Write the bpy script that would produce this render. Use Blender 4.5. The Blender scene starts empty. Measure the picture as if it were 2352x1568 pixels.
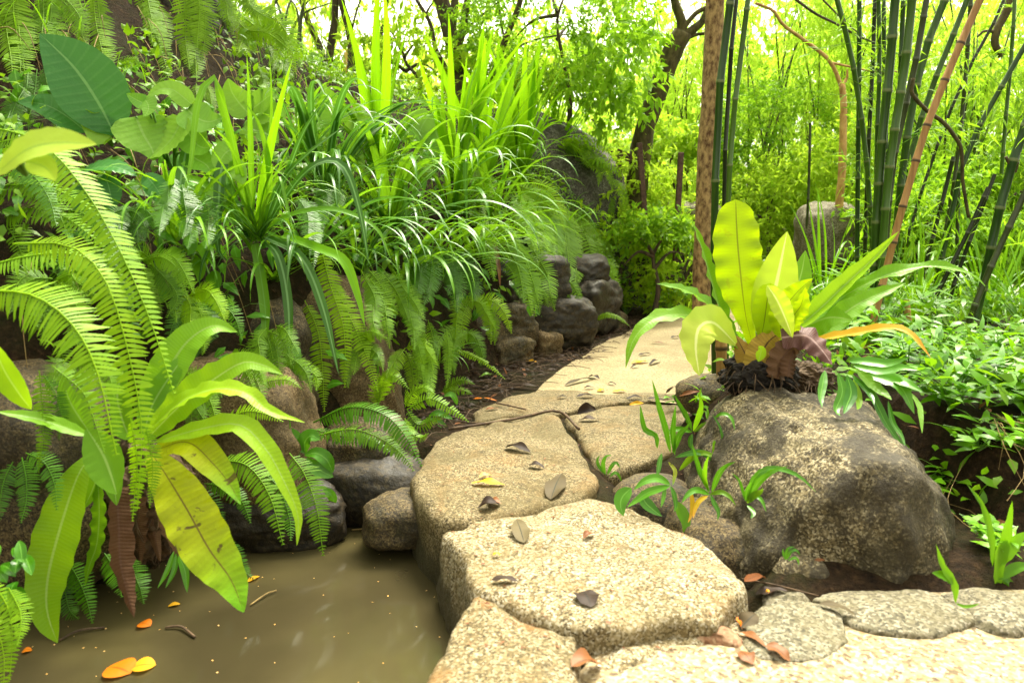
import bpy, math, random
import numpy as np
from mathutils import Vector, Matrix, noise as mnoise
R = math.radians
rng = np.random.default_rng(7)
random.seed(7)
scene = bpy.context.scene
col = scene.collection
# ------------------------------------------------------------------ camera geometry
CAMH, PITCH, FPX, CX, CY = 1.15, R(10), 1699.0, 1176.0, 784.0
cam = bpy.data.cameras.new('camera')
co = bpy.data.objects.new('camera', cam)
col.objects.link(co)
co.location = (0, 0, CAMH)
co.rotation_euler = (R(80), 0, 0)
cam.sensor_width = 36
cam.lens = 36 * FPX / 2352
cam.clip_start, cam.clip_end = 0.05, 1000
cam.dof.use_dof = True
cam.dof.focus_distance = 4.0
cam.dof.aperture_fstop = 2.8
scene.camera = co
EYE = np.array([0, 0, CAMH])
def ray(px, py):
    x = (px - CX) / FPX; v = (CY - py) / FPX
    return np.array([x, math.cos(PITCH) + v * math.sin(PITCH), -math.sin(PITCH) + v * math.cos(PITCH)])
def P(px, py, d):
    r = ray(px, py); return EYE + r * (d / r[1])
def G(px, py, z=0.0):
    r = ray(px, py); return EYE + r * ((z - CAMH) / r[2])
# ------------------------------------------------------------------ terrain
FOOT = np.array([(-2.3, 1.2), (-2.0, 1.9), (-1.62, 2.6), (-1.12, 3.1), (-.85, 3.6), (-.60, 4.15), (-.28, 5.15), (.36, 6.2), (1.0, 7.6), (1.6, 9.2), (2.9, 11), (4.5, 12.5), (9, 15)])
def sdist(x, y):
    best, sg = 1e9, -1
    for i in range(len(FOOT) - 1):
        a, b = FOOT[i], FOOT[i + 1]
        d = b - a; L2 = d @ d
        t = ((x - a[0]) * d[0] + (y - a[1]) * d[1]) / L2
        lo = -50 if i == 0 else 0
        hi = 50 if i == len(FOOT) - 2 else 1
        t = min(max(t, lo), hi)
        ex, ey = x - a[0] - t * d[0], y - a[1] - t * d[1]
        q = ex * ex + ey * ey
        if q < best:
            best = q; sg = 1 if (d[0] * (y - a[1]) - d[1] * (x - a[0])) > 0 else -1
    return sg * math.sqrt(best)
def sstep(a, b, x):
    t = min(max((x - a) / (b - a), 0), 1); return t * t * (3 - 2 * t)
def fbm(x, y, z, oct=3, lac=2.1):
    s, a = 0, 1
    for _ in range(oct):
        s += a * mnoise.noise((x, y, z)); a *= .5; x *= lac; y *= lac; z *= lac
    return s
PATH_L = [(1.02, 940), (1150, 900)]
def path_right(y):
    return np.interp(y, [2.5, 3.3, 4.2, 5, 6, 7, 8, 9.5, 12], [.55, .62, .95, 1.35, 1.75, 2.15, 2.6, 3.3, 5.0])
def terrain(x, y):
    s = sdist(x, y)
    n = fbm(x * 1.3, y * 1.3, 3.1, 3)
    if s > 0:
        crest = 2.25 + .55 * sstep(-1.4, -2.8, x) + 1.1 * sstep(-3.0, -4.5, x)
        crest *= 1 - .55 * sstep(.4, 2.2, x)
        wall = .42 * sstep(0, .16, s) + .22 * sstep(.1, .45, s)
        z = min(wall + .98 * max(s - .12, 0), crest + .1 * (s - 2.2) * (s < 3))
        # soften the crest
        z = z + .1 * n * sstep(0, .5, s) + .035 * fbm(x * 6, y * 6, 1.7, 2) * sstep(0, .3, s)
        z = z - sstep(4.0, 7, s) * 1.4
        pond = sstep(3.9, 3.3, y)
        z -= .25 * pond * sstep(.6, 0, s)
        return z
    z = -.012
    # pond basin
    pw = sstep(0.0, -.22, x) * sstep(3.75, 3.35, y + .25 * (x + 1))
    z -= .75 * pw * sstep(0, -.12, s)
    # right side bank behind the boulder
    pr = path_right(y)
    e = x - pr
    rise = (.34 - .2 * sstep(5, 8, y)) * sstep(0, .45, e) * sstep(0, .3, y - 2.55 - .75 * sstep(1.9, 1.55, x))
    z += rise + .05 * n * sstep(0, .5, e) * sstep(2.4, 3, y)
    z += .02 * fbm(x * 7, y * 7, 0, 2) * sstep(.02, .3, e) * sstep(2.3, 2.8, y)
    # hollow between stones and boulder
    z -= .20 * sstep(.42, .5, x) * sstep(.95, .75, x) * sstep(2.2, 2.4, y) * sstep(3.3, 2.9, y)
    # front ground a little lower than the slabs
    z -= .10 * sstep(2.35, 2.1, y) * (1 - pw)
    z += .25 * max(0, y - 14) * .12 * sstep(14, 24, y)
    return z
def hit(px, py, step=.05, dmax=30):
    """first terrain point along the ray through a photo point"""
    r = ray(px, py); d = 1.4
    while d < dmax:
        p = EYE + r * (d / r[1])
        if p[2] <= terrain(p[0], p[1]): return p
        d += step
    return EYE + r * (9.0 / r[1])
# ------------------------------------------------------------------ mesh helpers
class MB:
    def __init__(s): s.v, s.f, s.uv, s.r, s.n = [], [], [], [], 0
    def add(s, v, f, uv=None, rnd=None):
        v = np.asarray(v, float)
        s.v.append(v)
        s.f += [tuple(int(i) + s.n for i in q) for q in f]
        s.uv.append(np.zeros((len(v), 2)) if uv is None else np.asarray(uv, float))
        s.r.append(np.full(len(v), random.random() if rnd is None else rnd) if np.ndim(rnd) == 0 else np.asarray(rnd, float))
        s.n += len(v)
def mesh_of(mb, name, origin=(0, 0, 0), smooth=True):
    me = bpy.data.meshes.new(name)
    v = np.concatenate(mb.v) - np.asarray(origin)
    me.from_pydata(v.tolist(), [], mb.f)
    uv = np.concatenate(mb.uv)
    lay = me.uv_layers.new(name='UVMap')
    idx = np.empty(len(me.loops), np.int32); me.loops.foreach_get('vertex_index', idx)
    lay.data.foreach_set('uv', uv[idx].ravel())
    a = me.attributes.new('rnd', 'FLOAT', 'POINT')
    a.data.foreach_set('value', np.concatenate(mb.r).astype(np.float32))
    if smooth: me.polygons.foreach_set('use_smooth', np.ones(len(me.polygons), bool))
    return me
def obj(name, data, mat=None, parent=None, loc=(0, 0, 0)):
    o = bpy.data.objects.new(name, data); col.objects.link(o)
    o.location = loc
    if parent is not None: o.parent = parent
    if mat is not None and data is not None and len(data.materials) == 0: data.materials.append(mat)
    return o
def tag(o, label, cat, group=None, kind=None):
    if label: o['label'] = label
    if cat: o['category'] = cat
    if group: o['group'] = group
    if kind: o['kind'] = kind
    return o
def thing(name, loc, label, cat, group=None):
    return tag(obj(name, None, loc=tuple(loc)), label, cat, group)
def single(name, mb, mat, label, cat, group=None, kind=None, smooth=True):
    v = np.concatenate(mb.v); o0 = np.array([v[:, 0].mean(), v[:, 1].mean(), v[:, 2].min()])
    return tag(obj(name, mesh_of(mb, name, o0, smooth), mat, loc=tuple(o0)), label, cat, group, kind)
def part(name, mb, mat, root, smooth=True, label=None):
    """a child mesh built in world space under an unrotated root"""
    o = obj(name, mesh_of(mb, name, tuple(root.location), smooth), mat, root)
    if label: o['label'] = label
    return o
def nrm(v):
    v = np.asarray(v, float); return v / (np.linalg.norm(v, axis=-1, keepdims=True) + 1e-12)
def spline(pts, n):
    """Catmull-Rom through pts, n samples spaced evenly along the length"""
    p = np.asarray(pts, float)
    if len(p) == 2: return p[0] + (p[1] - p[0]) * np.linspace(0, 1, n)[:, None]
    q = np.vstack([2 * p[0] - p[1], p, 2 * p[-1] - p[-2]])
    out = []
    for i in range(1, len(q) - 2):
        t = np.linspace(0, 1, 12, endpoint=False)[:, None]
        a, b, c, d = q[i - 1], q[i], q[i + 1], q[i + 2]
        out.append(.5 * (2 * b + (c - a) * t + (2 * a - 5 * b + 4 * c - d) * t ** 2 + (3 * b - a - 3 * c + d) * t ** 3))
    out = np.vstack(out + [p[-1:]])
    s = np.r_[0, np.cumsum(np.linalg.norm(np.diff(out, axis=0), axis=1))]
    return np.stack([np.interp(np.linspace(0, s[-1], n), s, out[:, k]) for k in range(out.shape[1])], 1)
def frames(c, hint):
    t = nrm(np.gradient(c, axis=0))
    h = np.broadcast_to(np.asarray(hint, float), c.shape)
    s = nrm(np.cross(t, h)); n = nrm(np.cross(s, t))
    return t, s, n
PROF = {
 'nest': lambda v: np.clip((.22 + .78 * np.sin(np.pi * np.clip(v, 0, 1) ** 1.15 * .62 ) ** 1.2) * np.clip(1 - v, 0, 1) ** .42 * 1.25, 0, 1.05),
 'round': lambda v: np.clip((.2 + .8 * sst(v, 0, .55)) * np.sqrt(np.clip(1 - v ** 7, 0, 1)), 0, 1),
 'lance': lambda v: np.clip(np.sin(np.pi * np.clip(v, 0, 1) ** .8) ** .8, .02, 1),
 'strap': lambda v: np.clip(.75 + .25 * sst(v, 0, .3), 0, 1) * np.clip((1 - v) * 2.2, 0, 1) ** .7,
 'heart': lambda v: np.where(v < .22, .55 + .45 * np.sin(v / .22 * np.pi / 2), np.cos((v - .22) / .78 * np.pi / 2) ** .8),
 'ell': lambda v: np.clip(np.sin(np.pi * np.clip(v, .02, 1)) ** .7, .02, 1),
}
def sst(x, a, b):
    t = np.clip((x - a) / (b - a), 0, 1); return t * t * (3 - 2 * t)
def ribbon(mb, pts, hw, hint=(0, -.7, .7), prof='nest', n=22, m=7, fold=.25, wave=0., wfreq=7, twist=0., rag=0., rnd=None, curl=0.):
    c = spline(pts, n); t, s, nn = frames(c, hint)
    v = np.linspace(0, 1, n); w = hw * PROF[prof](v)
    u = np.linspace(-1, 1, m)
    ph = random.random() * 6.28
    tw = twist * v
    cs, sn = np.cos(tw)[:, None], np.sin(tw)[:, None]
    s2, n2 = s * cs + nn * sn, nn * cs - s * sn
    au = np.abs(u)
    W = w[:, None] * u[None]
    if rag: W = W * (1 + rag * np.sin(v[:, None] * 23 + ph + 2 * np.sign(u)[None]) * np.sin(v[:, None] * 41 + ph * 3 + np.sign(u)[None]))
    H = np.abs(W) * fold + wave * hw * np.sin(v[:, None] * wfreq * 6.28 + ph + (u[None] > 0) * 2.0) * au[None] ** 1.6 * np.clip(w[:, None] / hw, 0, 1) - curl * hw * (au[None] ** 2) * (w[:, None] / hw)
    X = c[:, None] + s2[:, None] * W[..., None] + n2[:, None] * H[..., None]
    U = np.stack(np.broadcast_arrays(u[None] * .5 + .5, v[:, None]), -1)
    f = [(i * m + j, i * m + j + 1, (i + 1) * m + j + 1, (i + 1) * m + j) for i in range(n - 1) for j in range(m - 1)]
    mb.add(X.reshape(-1, 3), f, U.reshape(-1, 2), rnd)
def tube(mb, pts, r, n=None, seg=8, bump=0., bf=3., rnd=None, cap=True):
    p = np.asarray(pts, float); n = n or max(3, 6 * (len(p) - 1))
    c = spline(p, n)
    rr = np.interp(np.linspace(0, 1, n), np.linspace(0, 1, len(np.atleast_1d(r))), np.atleast_1d(r)) if np.ndim(r) else np.full(n, r)
    t = nrm(np.gradient(c, axis=0))
    h = np.array([.3, .95, .1]) if abs(t[0] @ np.array([.3, .95, .1])) < .9 else np.array([1, 0, 0])
    s = nrm(np.cross(t, h)); b = np.cross(s, t)
    a = np.linspace(0, 2 * np.pi, seg, endpoint=False)
    X = np.empty((n, seg, 3))
    for i in range(n):
        for j in range(seg):
            k = 1 + (bump * fbm(c[i, 0] * bf * 2 + math.cos(a[j]) * 1.5, c[i, 1] * bf * 2 + math.sin(a[j]) * 1.5, c[i, 2] * bf, 2) if bump else 0)
            X[i, j] = c[i] + (s[i] * math.cos(a[j]) + b[i] * math.sin(a[j])) * rr[i] * k
    f = [(i * seg + j, i * seg + (j + 1) % seg, (i + 1) * seg + (j + 1) % seg, (i + 1) * seg + j) for i in range(n - 1) for j in range(seg)]
    V = X.reshape(-1, 3)
    if cap:
        V = np.vstack([V, c[:1], c[-1:]]); k = n * seg
        f += [(k, (j + 1) % seg, j) for j in range(seg)] + [(k + 1, (n - 1) * seg + j, (n - 1) * seg + (j + 1) % seg) for j in range(seg)]
    U = np.zeros((len(V), 2)); U[:n * seg, 0] = np.tile(np.arange(seg) / seg, n); U[:n * seg, 1] = np.repeat(np.linspace(0, 1, n), seg)
    mb.add(V, f, U, rnd)
# fern frond: rachis + pinnae, flat array of small strips
def frond(mb, pts, hw, hint=(0, -.7, .7), pairs=34, droop=.22, sweep=.13, base_bare=.06, dens=.8, wob=.06):
    n = 40
    c = spline(pts, n); t, s, nn = frames(c, hint)
    L = np.linalg.norm(np.diff(c, axis=0), axis=1).sum()
    vs = np.linspace(base_bare, .995, pairs)
    pw = L / pairs * .46 * dens
    V, F, U, Rn = [], [], [], []
    k = 0
    fr = random.random()
    for v in vs:
        x = v * (n - 1); i = min(int(x), n - 2); fx = x - i
        p = c[i] * (1 - fx) + c[i + 1] * fx
        for sg in (-1, 1):
            if random.random() < .03: continue
            ln = hw * (min(1, .45 + (v - base_bare) * 3.2)) * max(.06, (1 - v ** 2.2)) ** .8 * (1 + wob * 1.6 * random.uniform(-1, 1)) * (random.uniform(.4, .8) if random.random() < .05 else 1)
            a = sweep + random.uniform(-.13, .13)
            dr = nrm(s[i] * sg * math.cos(a) + t[i] * math.sin(a) - nn[i] * (droop + random.uniform(-wob, wob)))
            wd = nrm(t[i] - dr * (t[i] @ dr)) * pw * min(1, .35 + ln / hw)
            dn = nn[i] * (-droop * .35)
            lift = nn[i] * random.uniform(-.06, .06) * pw * 8
            st = ((0, .7), (.3, 1.), (.72, .78), (1, .08))
            for q, ww in st:
                b = p + dr * ln * q + dn * ln * q * q + t[i] * ln * .12 * q * q + lift * q
                V += [b - wd * ww, b + wd * ww]; U += [(.2, q), (.8, q)]
            Rn += [fr * .5 + random.random() * .5] * 8
            F += [(k + 2 * j, k + 2 * j + 1, k + 2 * j + 3, k + 2 * j + 2) for j in range(3)]
            k += 8
    mb.add(V, F, U, Rn)
    tube(mb, c[::3], [hw * .028 + .0012, hw * .012 + .0006], n=14, seg=4, cap=False, rnd=.9)
# vectorised cloud of small leaves: pts (N,3), dirs, normals, length, width
def leaf_cloud(mb, p, d, nh, ln, wd, cols=None, fold=.15, six=True):
    d = nrm(d); s = nrm(np.cross(d, nh)); n = np.cross(s, d)
    N = len(p); ln = np.broadcast_to(ln, (N,))[:, None]; wd = np.broadcast_to(wd, (N,))[:, None]
    r = rng.random(N) if cols is None else cols
    if six:
        V = np.stack([p, p + d * ln * .35 - s * wd * .5 + n * wd * fold, p + d * ln * .7 - s * wd * .32 + n * (wd * fold - ln * .04), p + d * ln - n * ln * .12,
                      p + d * ln * .7 + s * wd * .32 + n * (wd * fold - ln * .04), p + d * ln * .35 + s * wd * .5 + n * wd * fold], 1)
        uv = np.array([(.5, 0), (.1, .35), (.2, .7), (.5, 1), (.8, .7), (.9, .35)])
        base = [(0, 1, 5), (1, 2, 4, 5), (2, 3, 4)]; m = 6
    else:
        V = np.stack([p, p + d * ln * .45 - s * wd * .5, p + d * ln - n * ln * .1, p + d * ln * .45 + s * wd * .5], 1)
        uv = np.array([(.5, 0), (.1, .45), (.5, 1), (.9, .45)]); base = [(0, 1, 2, 3)]; m = 4
    f = [tuple(k * m + i for i in q) for k in range(N) for q in base]
    mb.add(V.reshape(-1, 3), f, np.tile(uv, (N, 1)), np.repeat(r, m))
def rdir(n, up=0., scale=1.):
    d = rng.normal(size=(n, 3)); d = nrm(d); d[:, 2] += up; return nrm(d)
def crown_leaves(mb, centre, rad, twigs, per, tl, ln, wd, droop=.5, hole=.25, shell=.45, freq=1.1, seed=0, six=False, fan=1.0):
    """twigs spread through an ellipsoid with holes; leaves along each twig"""
    rad = np.asarray(rad, float); c = np.asarray(centre, float)
    got = []
    while len(got) < twigs:
        q = nrm(rng.normal(size=3)) * (shell + (1 - shell) * rng.random()) ** .6
        q = q * (1 + .22 * mnoise.noise(Vector(q * 2.3) + Vector((seed, 0, 0))))
        w = c + q * rad
        if mnoise.noise(Vector(w * freq) + Vector((seed * 3.1, 1.7, 0))) < -hole * .0 - .12 + hole * (rng.random() - .5): continue
        got.append((w, q))
    W = np.array([g[0] for g in got]); Q = np.array([g[1] for g in got])
    td = nrm(nrm(Q) * .8 + rng.normal(size=Q.shape) * .6 + np.array([0, 0, -droop]))
    k = rng.random((twigs, per))
    tone = np.clip(.5 + .35 * np.array([mnoise.noise(Vector(w * 1.7) + Vector((seed, 4, 9))) for w in W]) * 2, 0, 1)
    p = W[:, None] + td[:, None] * (k * tl)[..., None] - np.array([0, 0, 1]) * ((k * tl) ** 2 * droop * .5)[..., None]
    d = td[:, None] * .6 + rng.normal(size=(twigs, per, 3)) * .62 * fan + np.array([0, 0, -droop])
    nh = rng.normal(size=(twigs, per, 3)) * .6 + np.array([0, 0, 1.])
    cl = np.clip(tone[:, None] * .7 + rng.random((twigs, per)) * .3, 0, 1)
    N = twigs * per
    leaf_cloud(mb, p.reshape(N, 3), d.reshape(N, 3), nh.reshape(N, 3), ln * rng.uniform(.6, 1.25, N), wd * rng.uniform(.7, 1.2, N), cl.ravel(), six=six)
    return W, td
# ------------------------------------------------------------------ materials
def srgb(h):
    c = [int(h[i:i + 2], 16) / 255 for i in (0, 2, 4)]
    return tuple(x / 12.92 if x <= .04045 else ((x + .055) / 1.055) ** 2.4 for x in c) + (1,)
class NT:
    def __init__(s, name):
        s.m = bpy.data.materials.new(name); s.m.use_nodes = True
        s.t = s.m.node_tree; s.t.nodes.clear()
        s.out = s.t.nodes.new('ShaderNodeOutputMaterial')
    def n(s, ty, **kw):
        x = s.t.nodes.new('ShaderNode' + ty)
        for k, v in kw.items():
            if k.startswith('_'): setattr(x, k[1:], v)
            else: s.set(x, k, v)
        return x
    def set(s, x, k, v):
        k = k.replace('__', ' ')
        i = x.inputs[int(k[1:])] if k[0] == 'i' and k[1:].isdigit() else x.inputs[k]
        if isinstance(v, bpy.types.NodeSocket): s.t.links.new(v, i)
        else: i.default_value = (*v, 1) if i.type == 'RGBA' and len(v) == 3 else v
    def noise(s, vec, scale, detail=4, rough=.55, dist=0.):
        x = s.n('TexNoise', Scale=scale, Detail=detail, Roughness=rough, Distortion=dist)
        if vec is not None: s.set(x, 'Vector', vec)
        return x.outputs['Fac']
    def ramp(s, fac, stops, interp='LINEAR'):
        x = s.n('ValToRGB', Fac=fac); e = x.color_ramp.elements
        x.color_ramp.interpolation = interp
        while len(e) < len(stops): e.new(.5)
        for q, (p, c) in zip(e, stops):
            q.position = p; q.color = c if len(c) == 4 else (*c, 1)
        return x.outputs['Color']
    def mix(s, f, a, b, mode='MIX'):
        x = s.n('Mix', _data_type='RGBA', _blend_type=mode)
        s.set(x, 'i0', f); s.set(x, 'i6', a); s.set(x, 'i7', b)
        return x.outputs[2]
    def math(s, op, a, b=0., clamp=False):
        x = s.n('Math', _operation=op, _use_clamp=clamp); s.set(x, 'i0', a); s.set(x, 'i1', b)
        return x.outputs[0]
    def bump(s, h, strength=.5, dist=.01):
        return s.n('Bump', Height=h, Strength=strength, Distance=dist).outputs[0]
    def done(s, sh):
        s.t.links.new(sh, s.out.inputs[0]); return s.m
def g3(v): return (v, v, v, 1)
def leaf_mat(name, dark, light, trans, tf=.4, rough=.42, spec=.22, mid=None, midw=.05, vein=0., veink=22., spot=None, bump=.0, tipc=None):
    dark = (dark[0] * 1.7, dark[1] * 1.25, dark[2], 1); light = (light[0] * 1.3, light[1] * 1.1, light[2], 1); trans = (min(1, trans[0] * 1.2), min(1, trans[1] * 1.1), trans[2], 1)
    b = NT(name)
    at = b.n('Attribute', _attribute_name='rnd').outputs['Fac']
    oi = b.n('ObjectInfo').outputs['Random']
    tc = b.n('TexCoord').outputs['Object']
    uv = b.n('UVMap').outputs[0]
    sx = b.n('SeparateXYZ', Vector=uv)
    u = b.math('ABSOLUTE', b.math('SUBTRACT', sx.outputs[0], .5))
    f = b.math('ADD', b.math('MULTIPLY', at, .5), b.math('MULTIPLY', b.noise(tc, 9., 3), .4))
    f = b.math('ADD', f, b.math('MULTIPLY', b.math('SUBTRACT', oi, .35), .35), True)
    c = b.ramp(f, [(.2, dark), (.85, light)])
    if tipc: c = b.mix(b.ramp(sx.outputs[1], [(.55, g3(0)), (1, g3(1))]), c, tipc)
    h = None
    if vein:
        w = b.math('SINE', b.math('ADD', b.math('MULTIPLY', sx.outputs[1], veink * 6.28), b.math('MULTIPLY', u, -10.)))
        c = b.mix(b.math('MULTIPLY', b.ramp(w, [(.55, g3(0)), (1, g3(1))]), vein), c, mid or light)
        h = w
    if spot:
        s_ = b.math('MULTIPLY', b.ramp(b.noise(tc, 11, 4, .6, .8), [(.605, g3(0)), (.64, g3(1))]), spot[1])
        c = b.mix(s_, c, spot[0])
    if mid is not None: c = b.mix(b.ramp(u, [(midw * .55, g3(1)), (midw, g3(0))]), c, mid)
    tcol = b.mix(.5, c, trans)
    p = b.n('BsdfPrincipled', Base__Color=c, Roughness=rough)
    p.inputs['Specular IOR Level'].default_value = spec
    nz = b.noise(tc, 45, 3)
    hh = nz if h is None else b.math('ADD', b.math('MULTIPLY', h, .12), b.math('MULTIPLY', nz, .9))
    if bump: b.set(p, 'Normal', b.bump(hh, bump, .004))
    tr = b.n('BsdfTranslucent', Color=tcol)
    mx = b.n('MixShader', Fac=tf); b.set(mx, 'i1', p.outputs[0]); b.set(mx, 'i2', tr.outputs[0])
    return b.done(mx.outputs[0])
def rock_mat(name, cols, moss=None, mossamt=.5, stain=None, stainamt=.3, grain=170., bump=.5, rough=.8, wet=0., big=3., algae=None, streak=0.):
    """granite: grains of three tones, stains and moss patches with their own shape"""
    b = NT(name)
    tc = b.n('TexCoord').outputs['Object']
    ge = b.n('NewGeometry')
    vo = b.n('TexVoronoi', Vector=tc, Scale=grain); cell = vo.outputs['Color']
    g = b.math('ADD', b.math('MULTIPLY', b.n('SeparateXYZ', Vector=cell).outputs[0], .55), b.math('MULTIPLY', b.noise(tc, grain * .35, 4, .7), .5))
    c = b.ramp(g, [(.25, cols[0]), (.45, cols[1]), (.62, cols[2]), (.8, cols[3])])
    bn = b.noise(tc, big, 6, .62, .4)
    if stain: c = b.mix(b.math('MULTIPLY', b.ramp(b.noise(tc, big * 1.7, 6, .65, .6), [(.5, g3(0)), (.66, g3(1))]), stainamt), c, stain)
    if moss: c = b.mix(b.math('MULTIPLY', b.ramp(b.math('ADD', bn, b.math('MULTIPLY', b.math('SUBTRACT', b.noise(tc, grain * .3, 3, .7), .5), .45)), [(.40, g3(0)), (.60, g3(1))]), mossamt), c, moss)
    c = b.mix(b.math('MULTIPLY', b.ramp(b.noise(tc, 21, 6, .7, .3), [(.56, g3(0)), (.68, g3(1))]), .45), c, tuple(x * .35 for x in cols[1]))
    if streak:
        mp = b.n('Mapping', Vector=tc); mp.inputs['Scale'].default_value = (5., 5., .9)
        c = b.mix(b.math('MULTIPLY', b.ramp(b.math('ADD', b.noise(mp.outputs[0], 1.6, 6, .6, .5), b.math('MULTIPLY', b.math('SUBTRACT', b.noise(tc, 60, 3, .7), .5), .3)), [(.46, g3(0)), (.6, g3(1))]), streak), c, tuple(x * .28 for x in cols[1]))
    if algae:
        z = b.n('SeparateXYZ', Vector=ge.outputs['Position']).outputs[2]
        f = b.math('ADD', z, b.math('MULTIPLY', b.math('SUBTRACT', b.noise(tc, 9, 5, .65), .5), .22))
        c = b.mix(b.ramp(b.math('MULTIPLY', b.math('ADD', f, .25), 2.5), [(.25, g3(.9)), (.52, g3(0))]), c, algae)
    p = b.n('BsdfPrincipled', Base__Color=c, Roughness=rough)
    p.inputs['Specular IOR Level'].default_value = .35
    if wet: b.set(p, 'Roughness', b.ramp(bn, [(.4, g3(rough)), (.6, g3(rough - wet))]))
    h = b.math('ADD', b.math('MULTIPLY', b.noise(tc, grain * .5, 5, .7), .6), b.math('MULTIPLY', b.noise(tc, 14, 5, .6), 1.0))
    b.set(p, 'Normal', b.bump(h, bump, .012))
    return b.done(p.outputs[0])
def plain_mat(name, c1, c2, scale=20, rough=.8, bump=.4, stretch=(1, 1, 1), spec=.3, lo=.35, hi=.65):
    b = NT(name)
    tc = b.n('TexCoord').outputs['Object']
    mp = b.n('Mapping', Vector=tc); mp.inputs['Scale'].default_value = stretch
    n = b.noise(mp.outputs[0], scale, 6, .65)
    p = b.n('BsdfPrincipled', Base__Color=b.ramp(n, [(lo, c1), (hi, c2)]), Roughness=rough)
    p.inputs['Specular IOR Level'].default_value = spec
    b.set(p, 'Normal', b.bump(n, bump, .012))
    return b.done(p.outputs[0])
# ------------------------------------------------------------------ light
SUN_EL, SUN_AZ = 62, 20          # azimuth from +Y towards +X
w = bpy.data.worlds.new('World'); scene.world = w; w.use_nodes = True
wt = w.node_tree; bg = wt.nodes['Background']
sky = wt.nodes.new('ShaderNodeTexSky'); sky.sky_type = 'NISHITA'; sky.sun_disc = False
sky.sun_elevation = R(SUN_EL); sky.sun_rotation = R(SUN_AZ)
sky.air_density, sky.dust_density, sky.ozone_density = 1.0, 6.0, .4
hs = wt.nodes.new('ShaderNodeHueSaturation'); hs.inputs['Saturation'].default_value = .06
wm = wt.nodes.new('ShaderNodeMix'); wm.data_type = 'RGBA'; wm.blend_type = 'MULTIPLY'; wm.inputs[0].default_value = 1; wm.inputs[7].default_value = (1, .965, .80, 1)   # thin warm overcast
wt.links.new(sky.outputs[0], hs.inputs['Color']); wt.links.new(hs.outputs[0], wm.inputs[6]); wt.links.new(wm.outputs[2], bg.inputs[0])
bg.inputs[1].default_value = .15
sun = bpy.data.lights.new('sun', 'SUN'); sun.energy = 1.5; sun.angle = R(22); sun.color = (1, .93, .78)
so = bpy.data.objects.new('sun', sun); col.objects.link(so)
sd = Vector((math.sin(R(SUN_AZ)) * math.cos(R(SUN_EL)), math.cos(R(SUN_AZ)) * math.cos(R(SUN_EL)), math.sin(R(SUN_EL))))
so.rotation_euler = sd.to_track_quat('Z', 'Y').to_euler()
scene.view_settings.view_transform = 'Standard'; scene.view_settings.look = 'None'
scene.view_settings.exposure = 2.2
scene.cycles.max_bounces = 9; scene.cycles.diffuse_bounces = 5; scene.cycles.glossy_bounces = 2
scene.cycles.transmission_bounces = 7; scene.cycles.use_denoising = True
scene.cycles.caustics_reflective = False; scene.cycles.caustics_refractive = False
# ------------------------------------------------------------------ materials
M = {}
M['soil'] = None
def soil_mat():
    b = NT('soil'); tc = b.n('TexCoord').outputs['Object']
    n1 = b.noise(tc, 3, 6, .65); n2 = b.noise(tc, 34, 6, .7); n3 = b.noise(tc, 110, 4, .7)
    c = b.ramp(n2, [(.3, (.006, .0035, .0015, 1)), (.55, (.028, .016, .007, 1)), (.75, (.075, .043, .018, 1))])
    c = b.mix(b.ramp(n1, [(.45, g3(0)), (.65, g3(.65))]), c, (.02, .026, .005, 1))
    c = b.mix(b.ramp(n3, [(.62, g3(0)), (.7, g3(.7))]), c, (.09, .045, .02, 1))
    p = b.n('BsdfPrincipled', Base__Color=c, Roughness=.9); p.inputs['Specular IOR Level'].default_value = .12
    h = b.math('ADD', b.math('MULTIPLY', n2, 1.), b.math('MULTIPLY', n3, .5))
    b.set(p, 'Normal', b.bump(h, .9, .03)); return b.done(p.outputs[0])
M['soil'] = soil_mat()
M['granite'] = rock_mat('pale granite', [(0.041, 0.029, 0.012), (0.153, 0.113, 0.049), (0.279, 0.225, 0.122), (0.414, 0.378, 0.284)], (0.108, 0.081, 0.025), .4, (0.180, 0.108, 0.029), .45, grain=165, bump=.8, algae=(0.032, 0.025, 0.006))
M['granite_moss'] = rock_mat('olive weathered granite', [(0.027, 0.019, 0.007), (0.099, 0.072, 0.027), (0.180, 0.135, 0.059), (0.288, 0.234, 0.137)], (0.068, 0.052, 0.012), .6, (0.198, 0.108, 0.029), .5, grain=180, bump=.85, algae=(0.027, 0.023, 0.006))
M['granite_rust'] = rock_mat('rusty granite', [(0.036, 0.025, 0.010), (0.135, 0.095, 0.039), (0.234, 0.180, 0.088), (0.378, 0.333, 0.235)], (0.081, 0.063, 0.018), .5, (0.216, 0.099, 0.020), .8, grain=150, bump=.8, big=2.2, algae=(0.032, 0.025, 0.006))
M['granite_grey'] = rock_mat('grey granite', [(0.036, 0.032, 0.018), (0.108, 0.095, 0.057), (0.180, 0.158, 0.098), (0.270, 0.243, 0.186)], (0.090, 0.077, 0.029), .45, (0.144, 0.108, 0.049), .3, grain=130, bump=.7)
M['red_stone'] = rock_mat('red stone', [(0.101, 0.045, 0.020), (0.202, 0.101, 0.050), (0.232, 0.126, 0.066), (0.292, 0.192, 0.111)], None, 0, (0.126, 0.101, 0.045), .4, grain=90, bump=.4)
M['boulder'] = rock_mat('dark lichened boulder', [(0.022, 0.016, 0.006), (0.078, 0.058, 0.024), (0.172, 0.133, 0.059), (0.390, 0.336, 0.211)], (0.025, 0.019, 0.006), .85, (0.296, 0.250, 0.139), .3, grain=150, bump=1., wet=.08, big=2.4, streak=.85)
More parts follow.
